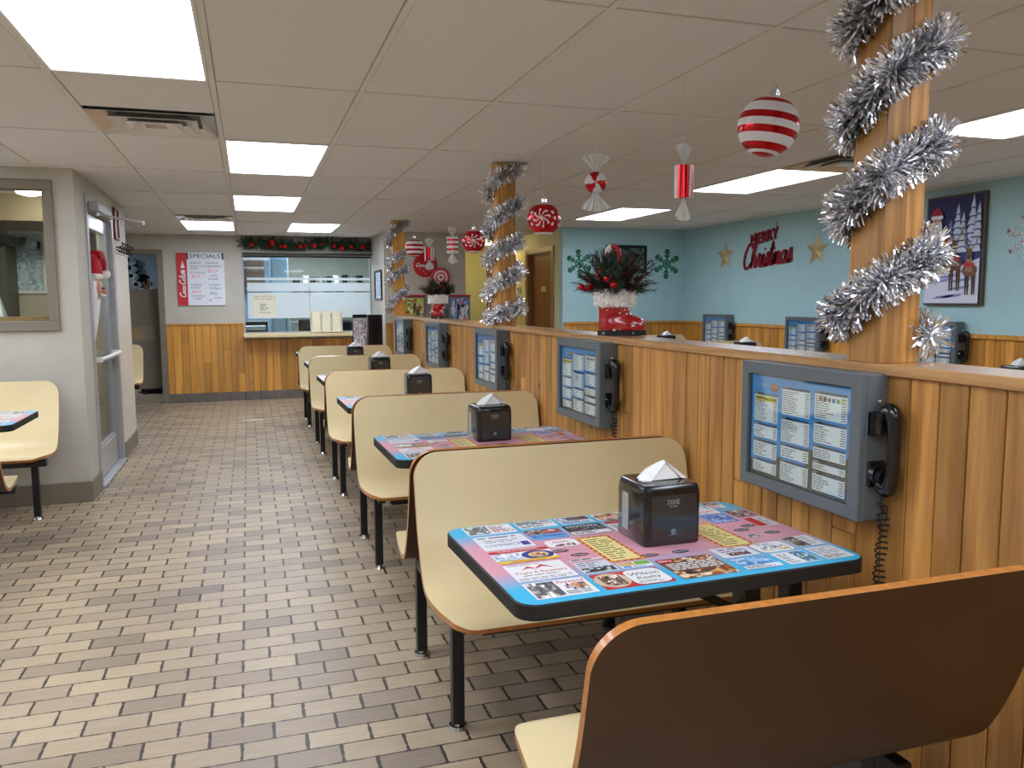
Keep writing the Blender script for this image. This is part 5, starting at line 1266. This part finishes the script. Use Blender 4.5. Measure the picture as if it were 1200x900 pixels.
vl = thing('vestibule_light', 'small warm ceiling lamp seen through the framed window', 'ceiling light', (-1.62, 7.45, CEIL))
m = MB(); m.lathe([(.001, 0), (.12, 0), (.12, -.02), (.11, -.02)], 20); m.build('lamp_base', M['white'], vl)
m = MB(); m.lathe([(.11, -.02), (.09, -.045), (.04, -.06), (.001, -.062)], 20); m.build('lamp_shade', M['vlamp'], vl)
pc = thing('paper_notice', 'white paper card on the sill of the framed window', 'paper', (-1.79, 6.47, 1.315))
m = MB(); m.add([(-.15, 0, 0), (.17, 0, 0), (.13, .03, .21), (-.11, .03, .21), (-.15, .10, 0), (.17, .10, 0)], [[0, 1, 2, 3], [5, 4, 3, 2], [0, 3, 4], [1, 5, 2], [0, 4, 5, 1]]); m.build('paper_card', M['paper'], pc)

# ---------------------------------------------------------------- back wall: specials board
sb = thing('specials_board', 'white specials board with red soft drink panel on the back wall', 'sign', (-.605, 12.129, 1.715))
m = MB(); m.bbox(-.31, .31, -.022, 0, -.365, .365, .004); m.build('board_panel', M['white'], sb)
P = Paint((-.31, -.0225, -.365), (1, 0, 0), (0, 0, 1), .0006)
P.rect(.003, .003, .617, .727, (230, 234, 240)); P.up(); P.rect(.003, .003, .135, .727, (204, 34, 40)); P.up()
P.rect(.135, .635, .155, .727, (50, 48, 50)); P.rect(.59, .635, .617, .727, (80, 78, 80)); P.up()
P.text('SPECIALS', .372, .655, .055, (20, 20, 22), None, 0, 'c', w=.40)
P.poly([(.055 + a * .001, .44 + b * .001) for a, b in ((0, 0), (50, 0), (52, 40), (46, 70), (50, 100), (36, 130), (32, 165), (18, 165), (14, 130), (0, 100), (4, 70), (-2, 40))], (238, 236, 236)); P.up(); P.rect(.055, .49, .105, .515, (204, 34, 40)); P.up()
st, Wd = script_strokes('Coca-Cola', .2)
for q in st:       # the script runs up the panel
    q = [(.105 - b * .034, .115 + a * .0385) for a, b in q]; L, Rr = ribbon(q, .012)
    for i in range(len(q) - 1): P.poly([Rr[i], Rr[i + 1], L[i + 1], L[i]][::-1], (242, 240, 240))
P.rect(.365, .02, .369, .62, (206, 212, 222)); P.rect(.15, .318, .605, .322, (206, 212, 222)); P.up()
ink, pk = (92, 96, 116), (226, 140, 142)
for s, x, y, h, c in (('SUNDAY', .175, .575, .026, ink), ('DIPPER & 2 CHILI', .175, .53, .02, ink), ('BURGER', .175, .50, .02, ink), ('RICH CHANGED', .175, .445, .02, ink), ('$6.25', .19, .385, .036, pk),
                      ('MONDAY', .385, .575, .026, ink), ('WEDNESDAY', .385, .53, .026, ink), ('$9.29', .40, .46, .042, pk), ('SUPER', .43, .40, .024, ink), ('BURGER', .41, .355, .024, ink),
                      ('TUESDAY', .175, .275, .026, ink), ('BASKET', .175, .235, .026, ink), ('$8.65', .19, .175, .038, pk), ('QUESADILLA', .175, .125, .022, ink), ('COMBO', .20, .085, .022, ink),
                      ('THURSDAY', .40, .275, .024, ink), ('2-10pm', .415, .225, .034, ink), ('Mini', .42, .15, .04, ink), ('SODAS', .47, .095, .024, ink), ('$2', .40, .06, .034, pk)):
    P.text(s, x, y, h, c, .19 if x < .36 else .21, .15)
P.build('board_lettering', M['paperprint'], sb)

# pine garland above the service window
pg = thing('pine_garland', 'dark green pine garland with red balls above the service window', 'garland', (.84, 12.07, 2.205)); rnd = random.Random(31)
m = MB()
def gz(x): return .02 * math.sin(x * 5.2) + .012 * math.sin(x * 11)
m.tube([(x / 20 - .88, 0, gz(x / 20 - .88)) for x in range(36)], .010, 6)
for k in range(420):
    x = rnd.uniform(-.88, .88); p = Vector((x, 0, gz(x))); a = rnd.uniform(-1, 1) * 1.3 + (math.pi / 2 if rnd.random() < .5 else -math.pi / 2); L = rnd.uniform(.07, .135)
    d = Vector((math.cos(a) * .9, -rnd.uniform(.0, .5), math.sin(a) * .75)).normalized(); tip = p + d * L
    if tip.y > .05: continue
    tip.z = max(tip.z, -.082)
    n = d.cross(Vector((0, 1, 0))).normalized()
    for j in range(9):
        u = j / 9; q = p.lerp(tip, u)
        for s in (-1, 1):
            r = (d * .6 + n * s + Vector((0, rnd.uniform(-.5, .3), 0))).normalized() * .036 * (1 - u * .4); w_ = d * .0045
            m.add([q - w_, q + w_, q + r], [[0, 1, 2]])
m.build('pine_branches', M['pineneedle'], pg)
for x, z, r in ((-.76, .0, .034), (-.49, .03, .042), (-.54, -.03, .02), (-.37, -.02, .022), (-.31, -.02, .034), (-.10, -.02, .032), (-.02, -.005, .022), (.10, .0, .036), (.20, .02, .02), (.38, .0, .034), (.485, -.03, .036), (.62, -.01, .024), (.78, -.01, .036)):
    mm = MB(); mm.ball((x, -.075, z - .01), r * 1.1, 16, 10); mm.build('red_ball', M['redball'], pg)
sh = MB(); sh.bbox(-.05, 1.75, 12.02, 12.13, 2.065, 2.083, .003); o = sh.build('shelf_ledge', M['blackmetal']); tag(o, 'thin dark ledge under the pine garland over the service window', 'shelf')
# notice on the glass, brochure rack on the counter, framed list on the jutting wall
pn = thing('window_notice', 'pale paper notice taped on the left service window pane', 'notice', (.23, 12.178, 1.34))
m = MB(); m.box(-.165, .165, -.0015, 0, -.165, .165); m.build('paper_sheet', M['paper'], pn)
P = Paint((-.165, -.002, -.165), (1, 0, 0), (0, 0, 1), .0004); P.rect(0, 0, .33, .33, (232, 228, 206)); P.up(); P.lines(.02, .245, .31, .315, 2, (206, 196, 160), .6, rnd, False); P.lines(.10, .09, .22, .2, 4, (110, 106, 96), .4, rnd); P.lines(.09, .06, .27, .08, 1, (130, 126, 112), .4, rnd); P.build('notice_print', M['paperprint'], pn)
br = thing('brochure_rack', 'cream tilted three pocket rack standing on the service counter', 'rack', (1.07, 11.99, .949))
m = MB(); m.T = Matrix.Rotation(R(-12), 4, 'X')
m.bbox(-.225, .225, 0, .012, 0, .325, .003); m.bbox(-.225, -.213, -.05, 0, 0, .30, .003); m.bbox(.213, .225, -.05, 0, 0, .30, .003); m.bbox(-.213, .213, -.05, 0, .0, .012, .002)
for x in (-.075, .075): m.bbox(x - .004, x + .004, -.045, 0, .012, .28, .002)
m.build('rack_body', M['creamp'] if 'creamp' in M else mat('cream plastic', (232, 224, 198), .4), br)
for k in range(3):
    m = MB(); m.T = Matrix.Rotation(R(-12), 4, 'X'); x = -.145 + .145 * k; m.bbox(x - .06, x + .06, -.042, -.034, .014, .12, .002); m.bbox(x - .058, x + .058, -.030, -.008, .014, .285, .002); m.build('leaflet_pocket', mat('pale leaflet %d' % k, (238, 230, 196), .5), br)
jp = thing('framed_picture', 'black framed pale list on the short wall right of the service window', 'picture', (1.754, 11.42, 1.62))
m = MB()
for b in ((-.30, .30, .18, .205), (-.30, .30, -.205, -.18), (-.30, -.275, -.18, .18), (.275, .30, -.18, .18)): m.bbox(-.022, 0, b[0], b[1], b[2], b[3], .003)
m.build('picture_frame', M['blackmetal'], jp)
P = Paint((-.006, .275, -.18), (0, -1, 0), (0, 0, 1), .0004); P.rect(0, 0, .55, .36, (206, 222, 236)); P.up()
for k in range(4): P.lines(.02 + .135 * k, .03, .13 + .135 * k, .33, 9, (96, 126, 160), .4, rnd)
P.build('picture_print', M['paperprint'], jp)

# black menu rack on the last table
mr = thing('menu_rack', 'black rack of printed menus standing on the last table by the counter', 'rack', (1.44, 10.46, .758))
m = MB(); m.bbox(-.18, .005, -.012, .02, 0, .475, .004); m.bbox(.012, .20, -.012, .13, 0, .47, .006); m.bbox(-.19, .20, -.03, .14, 0, .018, .004); m.bbox(-.18, .005, -.022, -.012, .43, .475, .003); m.build('rack_body', M['blackplastic'], mr)
P = Paint((-.172, -.0125, .02), (1, 0, 0), (0, 0, 1), .0005); P.rect(0, 0, .168, .41, (228, 226, 228)); P.up(); P.photo(.004, .01, .08, .40, [(228, 226, 228), (150, 140, 146), (200, 190, 196), (196, 150, 150)], 4, 12, rnd); P.photo(.088, .01, .164, .40, [(228, 226, 228), (150, 140, 146), (206, 176, 180), (120, 116, 130)], 4, 12, rnd); P.build('menu_print', M['paperprint'], mr)

# ---------------------------------------------------------------- grey wall: capsule machines and round signs
for k, (x0, x1, lab, cols) in enumerate(((1.935, 2.235, 'red topped capsule toy machine at left, by the far column', [(216, 196, 70), (60, 60, 50), (226, 220, 160), (150, 170, 60), (200, 90, 40)]),
                                       (2.545, 2.845, 'red topped capsule toy machine at right, beyond the farther Christmas boot', [(90, 140, 190), (200, 190, 200), (206, 90, 90), (60, 80, 130), (226, 226, 220)]))):
    t = thing('capsule_machine', lab, 'vending machine', ((x0 + x1) / 2, 10.74, 0), 0, 'capsule toy machines'); h = (x1 - x0) / 2
    m = MB(); m.bbox(-h, h, -.16, .16, .62, 1.455, .006); m.build('machine_case', M['greymetal'], t)
    m = MB(); m.bbox(-h - .01, h + .01, -.17, .17, 1.455, 1.48, .004); m.build('machine_lid', M['red'], t)
    m = MB(); m.bbox(-.05, .05, -.20, -.16, .72, .82, .004); m.cyl((0, -.19, .90), (0, -.165, .90), .035, n=16); m.bbox(-.012, .012, -.215, -.19, .87, .93, .003); m.build('coin_crank', M['chrome'], t)
    m = MB(); m.bbox(-.03, .03, -.03, .03, .03, .62, .004); m.bbox(-.18, .18, -.15, .15, 0, .03, .006); m.build('machine_stand', M['blackmetal'], t)
    P = Paint((-h + .025, -.1605, 1.0), (1, 0, 0), (0, 0, 1), .0006); w_ = 2 * h - .05; P.rect(0, 0, w_, .44, cols[0]); P.up(); P.photo(.005, .005, w_ - .005, .435, cols, 7, 10, random.Random(40 + k)); P.build('toy_display', M['print'], t)
def round_sign(label, x, z, r, white):
    t = thing('round_sign', label, 'sign', (x, 10.949 if white else 10.9265, z), 0, 'round red signs on the grey wall')
    m = MB(); m.T = Matrix.Rotation(R(90), 4, 'X'); m.lathe([(.001, .02), (r * .93, .02), (r, .012), (r, 0), (.001, 0)], 40); m.build('sign_disc', M['signred'], t)
    P = Paint((0, -.0205, 0), (1, 0, 0), (0, 0, 1), .0006); P.up()
    if white:
        st, Wd = script_strokes('Coca-Cola', .2)
        for q in st:
            q = [(-r * .78 + a * r * 1.55 / (Wd + .4), -.02 + b * r * .13) for a, b in q]; L, Rr = ribbon(q, r * .07)
            for i in range(len(q) - 1): P.poly([L[i], Rr[i], Rr[i + 1], L[i + 1]], (240, 236, 236))
        for i, (a, b) in enumerate(((-.5, -.32), (-.2, -.5), (.1, -.36), (.35, -.52), (.0, -.7), (.5, -.3))): P.ell(a * r, b * r, r * .05, r * .04, (226, 170, 120) if i % 2 else (236, 200, 200))
    else:
        for rr, c in ((.72, (240, 190, 186)), (.5, (204, 36, 44)), (.34, (246, 226, 222)), (.18, (204, 36, 44))): P.ell(0, 0, r * rr, r * rr, c, 30); P.up()
    P.build('sign_face', M['print'], t)
M['signred'] = mat('enamel sign red', (190, 20, 34), .35, var=.05)
round_sign('larger round dark red sign with white script on the grey wall', 2.315, 1.885, .165, True)
round_sign('smaller round red and pink sign, above the farther Christmas boot spray', 2.52, 1.72, .135, False)
th = thing('thermostat', 'small pale thermostat beside the middle column, on the corridor wall', 'thermostat', (3.829, 11.42, 1.55))
m = MB(); m.bbox(-.03, 0, -.06, .06, -.05, .05, .004); m.build('thermostat_body', M['frp'], th); m = MB(); m.bbox(-.032, -.03, -.03, .03, -.01, .03, .001); m.build('display', M['greymetal'], th)

# ---------------------------------------------------------------- kitchen seen through doorway and service window
kd = thing('kitchen_half_door', 'taupe half height swing door with worn band in the kitchen doorway', 'door', (-1.66, 12.42, 0))
tp = mat('worn taupe panel', (132, 124, 112), .5, var=.06)
m = MB(); m.bbox(-.43, .475, 0, .035, .18, 1.585, .004); m.build('door_panel', tp, kd)
m = MB(); m.bbox(-.40, .40, -.006, .001, .86, 1.06, .002); m.build('kick_band', mat('paler worn band', (146, 138, 122), .45, var=.1), kd)
m = MB(); m.prism(circle(.10, .96, .10, .08, 24), 0, .004); o = m.build('worn_spot', mat('rubbed tan spot', (170, 140, 100), .5), kd); o.rotation_euler = (R(90), 0, 0); o.location = (.06, -.006, 0)
m = MB(); m.bbox(-.45, -.43, -.01, .045, 0, 1.7, .003); m.bbox(-.44, -.42, 0, .035, .4, .5, .002); m.build('door_post', M['steel'], kd)
t = thing('cup_dispenser', 'rack of pale paper cup tubes in the kitchen doorway, above the half door', 'cup dispenser', (-1.62, 12.75, 0))
M['cup'] = mat('pale blue paper cups', (196, 220, 236), .5, var=.05)
m = MB(); m.bbox(-.14, -.11, .30, .34, 0, 2.1, .003); m.bbox(-.14, -.11, .85, .89, 0, 2.1, .003); m.build('rack_post', M['steel'], t)
for k, (x, z) in enumerate(((.02, 2.0), (.035, 1.885), (.05, 1.775), (.11, 1.655), (.17, 1.56))):
    m = MB(); L = 1.0 if k < 2 else .10 if k == 2 else .25; n0 = 10 if k < 3 else 4; prof = []
    for j in range(n0): prof += [(.043, .06 * j), (.047, .06 * j + .004), (.047, .06 * j + .012), (.044, .06 * j + .058)]
    T_ = Matrix.Translation((x, 0, z)) @ Matrix.Rotation(R(-90), 4, 'X'); m.T = T_
    m.lathe([(.030, -.0)] + [(.001, 0)] + prof, 18); tag(m.build('cup_stack', M['cup'], t), 'stack of pale blue cups')
    m = MB(); m.T = T_; z1 = .06 * n0; m.lathe([(.054, z1 - .03), (.056, z1), (.056, z1 + L), (.04, z1 + L), (.001, z1 + L)], 18); m.lathe([(.050, z1 - .03), (.050, z1 + .1)], 18); ht = m.build('holder_tube', M['blackplastic'], t)
    m = MB(); m.bbox(-.115, x, .31, .33, z - .012, z + .012, .002); m.build('tube_bracket', M['steel'], ht)

# person behind the half door: dark clothes, head turned to the right
ps = thing('person', 'person with short dark hair in dark clothes behind the kitchen half door', 'person', (-1.52, 13.6, 0), R(-70)); ps.scale = (1.06, 1.06, 1.06)
def skin_body(name, joints, edges, parent, m_, sub=2, root=0):
    me = bpy.data.meshes.new(name); me.from_pydata([j[0] for j in joints], edges, []); o = bpy.data.objects.new(name, me); COL.objects.link(o); o.parent = parent
    md = o.modifiers.new('skin', 'SKIN'); md.use_smooth_shade = True
    for i, j in enumerate(joints): sv = me.skin_vertices[0].data[i]; sv.radius = j[1] if isinstance(j[1], tuple) else (j[1], j[1]); sv.use_root = (i == root)
    o.modifiers.new('sub', 'SUBSURF').render_levels = sub; o.modifiers[-1].levels = 1; me.materials.append(m_); return o
# local frame: +y is where the person faces, x to the side
J = [((0, 0, .93), (.15, .11)), ((0, 0, 1.10), (.135, .10)), ((0, .01, 1.28), (.165, .115)), ((0, 0, 1.40), (.11, .08)), ((0, .01, 1.47), .052), ((0, .02, 1.53), (.066, .075)), ((0, .025, 1.60), (.074, .092)), ((0, .015, 1.66), (.066, .085))]
E_ = [(0, 1), (1, 2), (2, 3), (3, 4), (4, 5), (5, 6), (6, 7)]
for s in (-1, 1):
    b = len(J)
    J += [((s * .10, 0, .86), .085), ((s * .10, .015, .50), .058), ((s * .10, -.01, .12), .042), ((s * .10, -.02, .055), .040), ((s * .10, .10, .035), .036), ((s * .10, .16, .03), .026)]
    E_ += [(0, b), (b, b + 1), (b + 1, b + 2), (b + 2, b + 3), (b + 3, b + 4), (b + 4, b + 5)]
    a = len(J)
    J += [((s * .19, 0, 1.37), .055), ((s * .23, .0, 1.12), .042), ((s * .21, .17, 1.0), .033), ((s * .20, .24, .99), (.030, .018)), ((s * .20, .29, .985), (.036, .014))]
    E_ += [(3, a), (a, a + 1), (a + 1, a + 2), (a + 2, a + 3), (a + 3, a + 4)]
    for q, (dx, L) in enumerate(((-.027, .062), (-.009, .072), (.009, .068), (.026, .055))):
        f0 = len(J); J += [((s * .20 + dx, .315, .983), .0095), ((s * .20 + dx, .315 + L * .5, .978), .009), ((s * .20 + dx * .95, .315 + L * .85, .955), .0075)]; E_ += [(a + 4, f0), (f0, f0 + 1), (f0 + 1, f0 + 2)]
    f0 = len(J); J += [((s * .20 - s * .04, .265, .98), .011), ((s * .20 - s * .055, .30, .972), .0095), ((s * .20 - s * .05, .33, .962), .008)]; E_ += [(a + 3, f0), (f0, f0 + 1), (f0 + 1, f0 + 2)]
skin_body('body', J, E_, ps, M['skin'])
m = MB(); m.ball((0, .012, 1.622), .1, 22, 14, sc=(.86, 1.06), sz=1.05)
keep = [f for f in range(len(m.f)) if not (sum(m.v[i][1] for i in m.f[f]) / 4 > .045 and sum(m.v[i][2] for i in m.f[f]) / 4 < 1.665) and sum(m.v[i][2] for i in m.f[f]) / 4 > 1.565]
m.f = [m.f[i] for i in keep]; m.m = [m.m[i] for i in keep]; m.c = [m.c[i] for i in keep]; m.s = [m.s[i] for i in keep]
o = m.build('hair', M['hair'], ps, sharp=80); o.modifiers.new('s', 'SOLIDIFY').thickness = .012
m = MB(); m.tube(catmull([(0, .108, 1.625), (0, .118, 1.60), (0, .128, 1.578), (0, .108, 1.568)], 4), [.008] * 4 + [.011] * 4 + [.014] * 4 + [.010], 8)
for s in (-1, 1): m.ball((s * .083, .0, 1.595), .024, 10, 8, sc=(.35, .7))
m.build('nose_and_ears', M['skin'], ps)
for s in (-1, 1):
    m = MB(); m.ball((s * .032, .103, 1.612), .009, 10, 8); m.build('eye', M['white'], ps); m = MB(); m.ball((s * .033, .110, 1.612), .004, 8, 6); m.build('pupil', M['blackplastic'], ps)
m = MB(); m.tube([(-.024, .098, 1.545), (0, .106, 1.543), (.024, .098, 1.545)], .005, 6); m.build('mouth', mat('lips', (160, 90, 84), .5), ps)
m = MB()
def ring(z, rx, ry, y=0, x=0): return [(x + rx * math.cos(2 * math.pi * k / 20), y + ry * math.sin(2 * math.pi * k / 20), z) for k in range(20)]
def loft(m, rings):
    b = []
    for r_ in rings: b += r_
    m.add(b, [[i * 20 + k, i * 20 + (k + 1) % 20, (i + 1) * 20 + (k + 1) % 20, (i + 1) * 20 + k] for i in range(len(rings) - 1) for k in range(20)], s=True)
loft(m, [ring(.86, .19, .14), ring(1.0, .185, .14), ring(1.15, .18, .14), ring(1.30, .205, .15, .005), ring(1.40, .17, .115), ring(1.455, .075, .07, .005)])
for s in (-1, 1): m.tube([(s * .16, 0, 1.385), (s * .215, 0, 1.27), (s * .24, .02, 1.12)], [.085, .072, .062], 14)
m.build('shirt', M['navy'], ps, sharp=70)
m = MB(); loft(m, [ring(.93, .185, .135), ring(.80, .20, .14), ring(.78, .19, .13)])
for s in (-1, 1): m.tube([(s * .10, 0, .84), (s * .10, .015, .50), (s * .10, -.01, .09)], [.105, .08, .066], 16)
m.build('trousers', M['navy'], ps, sharp=70)
for s in (-1, 1):
    m = MB(); m.tube([(s * .10, -.06, .05), (s * .10, .02, .055), (s * .10, .12, .045), (s * .10, .19, .036)], [.045, .052, .048, .034], 14); m.bbox(s * .10 - .048, s * .10 + .048, -.10, .215, 0, .018, .006); m.build('shoe', M['rubber'], ps)

def kbox(name, label, cat, b, m_, extra=None):
    t = thing(name, label, cat, ((b[0] + b[1]) / 2, (b[2] + b[3]) / 2, b[4])); mm = MB(); hx, hy = (b[1] - b[0]) / 2, (b[3] - b[2]) / 2
    mm.bbox(-hx, hx, -hy, hy, 0, b[5] - b[4], .006); mm.build(name + '_body', m_, t)
    if extra: extra(t, hx, hy, b[5] - b[4])
    return t
def fridge_x(t, hx, hy, h):
    m = MB(); m.bbox(-hx + .01, hx - .01, -hy - .03, -hy - .002, .08, h - .04, .006); dr = m.build('door', M['kpanel'], t)
    m = MB(); m.tube([(hx - .06, -hy - .03, .9), (hx - .06, -hy - .065, .93), (hx - .06, -hy - .065, 1.3), (hx - .06, -hy - .03, 1.33)], .01, 8); m.build('handle', M['chrome'], dr)
M['kpanel'] = mat('pale blue enamel', (176, 210, 236), .35, var=.03)
kbox('upright_cooler', 'tall pale blue cooler inside the kitchen, behind the left service pane', 'cooler', (.36, .62, 13.2, 13.9, 0, 2.1), M['kpanel'], fridge_x)
def shelves(t, hx, hy, h): pass
t = thing('kitchen_counter', 'steel counter along the inside of the service window', 'counter', (1.0, 12.75, 0))
m = MB(); m.bbox(-.36, .72, -.25, .3, .84, .88, .006); m.build('counter_top', M['steel'], t)
for x in (-.32, .68):
    for y in (-.2, .25):
        m = MB(); m.bbox(x - .02, x + .02, y - .02, y + .02, 0, .84, .002); m.build('leg', M['steel'], t)
m = MB(); m.bbox(-.30, .66, -.2, .25, .25, .28, .004); m.build('under_shelf', M['steel'], t)
def reg_x(t, hx, hy, h):
    m = MB(); m.bbox(-hx * .8, hx * .8, -hy * .2, hy * .4, h, h + .17, .008); m.build('screen', M['blackplastic'], t)
    m = MB(); m.bbox(-hx * .7, hx * .7, -hy * .22, -hy * .18 - .002, h + .02, h + .15, .002); m.build('screen_glass', M['smoke'], t)
kbox('cash_register', 'black till behind the middle of the service window', 'cash register', (.70, .98, 12.65, 12.95, .881, .95), M['blackplastic'], reg_x)
kbox('receipt_printer', 'black printer inside the service window, beside the brochure rack', 'printer', (1.35, 1.55, 12.65, 12.9, .881, 1.08), M['navy'], lambda t, hx, hy, h: MB().bbox(-hx * .7, hx * .7, -hy * .5, hy * .5, h, h + .03, .004).build('paper_cover', M['greymetal'], t))
kbox('warmer_tray', 'low dark appliance behind the left service pane', 'appliance', (.05, .42, 12.45, 12.8, .949, 1.06), M['steel'], lambda t, hx, hy, h: MB().bbox(-hx * .9, hx * .9, -hy * .9, hy * .9, h, h + .05, .004).build('appliance_lid', M['blackplastic'], t)) if False else None
t = thing('prep_table', 'low prep table behind the left service pane', 'table', (.10, 14.2, 0))
m = MB(); m.bbox(-.4, .22, -.3, .3, .86, .90, .005); m.build('table_top', M['steel'], t)
for x in (-.36, .18):
    for y in (-.26, .26):
        m = MB(); m.bbox(x - .02, x + .02, y - .02, y + .02, 0, .86, .002); m.build('leg', M['steel'], t)
kbox('fryer', 'dark squat appliance on the prep table behind the left service pane', 'appliance', (-.22, .30, 14.0, 14.4, .901, 1.08), M['blackplastic'], lambda t, hx, hy, h: MB().bbox(-hx * .9, hx * .9, -hy - .012, -hy - .001, .03, .10, .003).build('control_panel', M['steel'], t))
t = thing('wall_shelf', 'shelf with boxes on the pale blue kitchen wall', 'shelf', (.15, 15.85, 1.62))
m = MB(); m.bbox(-.75, .35, -.15, .14, 0, .03, .004); m.bbox(-.6, -.57, -.1, .14, -.15, 0, .003); m.bbox(.2, .23, -.1, .14, -.15, 0, .003); m.build('shelf_board', M['steel'], t)
for k, (x, z, w_, h_) in enumerate(((.15, 1.651, .17, .13), (.15, 1.782, .16, .13), (.15, 1.913, .165, .13), (.15, 2.044, .15, .12))):
    t = thing('cardboard_box', ['lowest brown carton of the stack behind the left service pane', 'second brown carton of the stack behind the left service pane', 'third brown carton of the stack behind the left service pane', 'topmost brown carton behind the left service pane'][k], 'box', (x, 15.83, z), 0, 'cartons stacked in the kitchen')
    m = MB(); m.bbox(-w_, w_, -.12, .12, 0, h_ - .002, .003); m.build('carton', mat('brown card %d' % k, (120 + 8 * (k % 2), 104, 88), .7), t)
    m = MB(); m.box(-w_ * .4, w_ * .4, -.1208, -.1202, .03, .09); m.build('carton_print', M['greigedark'], t)
t = thing('kitchen_rack', 'dark crowded rack along the rear of the kitchen, behind the right pane', 'rack', (1.4, 15.4, 0))
m = MB()
for z in (.5, 1.0, 1.45, 1.70): m.bbox(-.7, .95, -.2, .2, z, z + .03, .004)
m.build('rack_shelf', M['steel'], t)
for x in (-.68, .93):
    for y in (-.18, .18):
        m = MB(); m.bbox(x - .015, x + .015, y - .015, y + .015, 0, 1.75, .002); m.build('rack_post', M['steel'], t)
rnd = random.Random(77); x = .78
for k in range(9):
    w_ = rnd.uniform(.05, .085); h_ = rnd.uniform(.05, .14); z = 1.731
    t = thing('storage_tub', 'dark tub on top of the rear kitchen rack', 'tub', (x + w_, 15.38, z), 0, 'tubs on the rear kitchen rack')
    m = MB(); m.lathe([(.001, 0), (w_ * .85, 0), (w_, h_), (w_ * 1.05, h_), (w_ * 1.05, h_ + .012), (.001, h_ + .012)], 16); m.build('tub', [M['blackplastic'], M['white'], M['navy'], M['steel']][k % 4], t); x += 2.2 * w_ + .01
    if x > 2.2: break
x = .78
for k in range(8):
    w_ = .09; h_ = .17
    t = thing('storage_tub', 'dark tub on the upper shelf of the rear kitchen rack', 'tub', (x + w_, 15.38, 1.481), 0, 'tubs on the rear kitchen rack')
    m = MB(); m.lathe([(.001, 0), (w_ * .9, 0), (w_, h_), (.001, h_)], 16); m.build('tub', [M['navy'], M['blackplastic'], M['steel']][k % 3], t); x += .19
    if x > 2.2: break

# floor sticker in the aisle
fs = MB(); fs.prism(circle(.02, 10.05, .14, .055, 20), .0003, .0015); o = fs.build('floor_sticker', mat('worn white sticker', (210, 206, 200), .5)); tag(o, 'small worn white sticker on the brick floor far along the aisle', 'sticker')
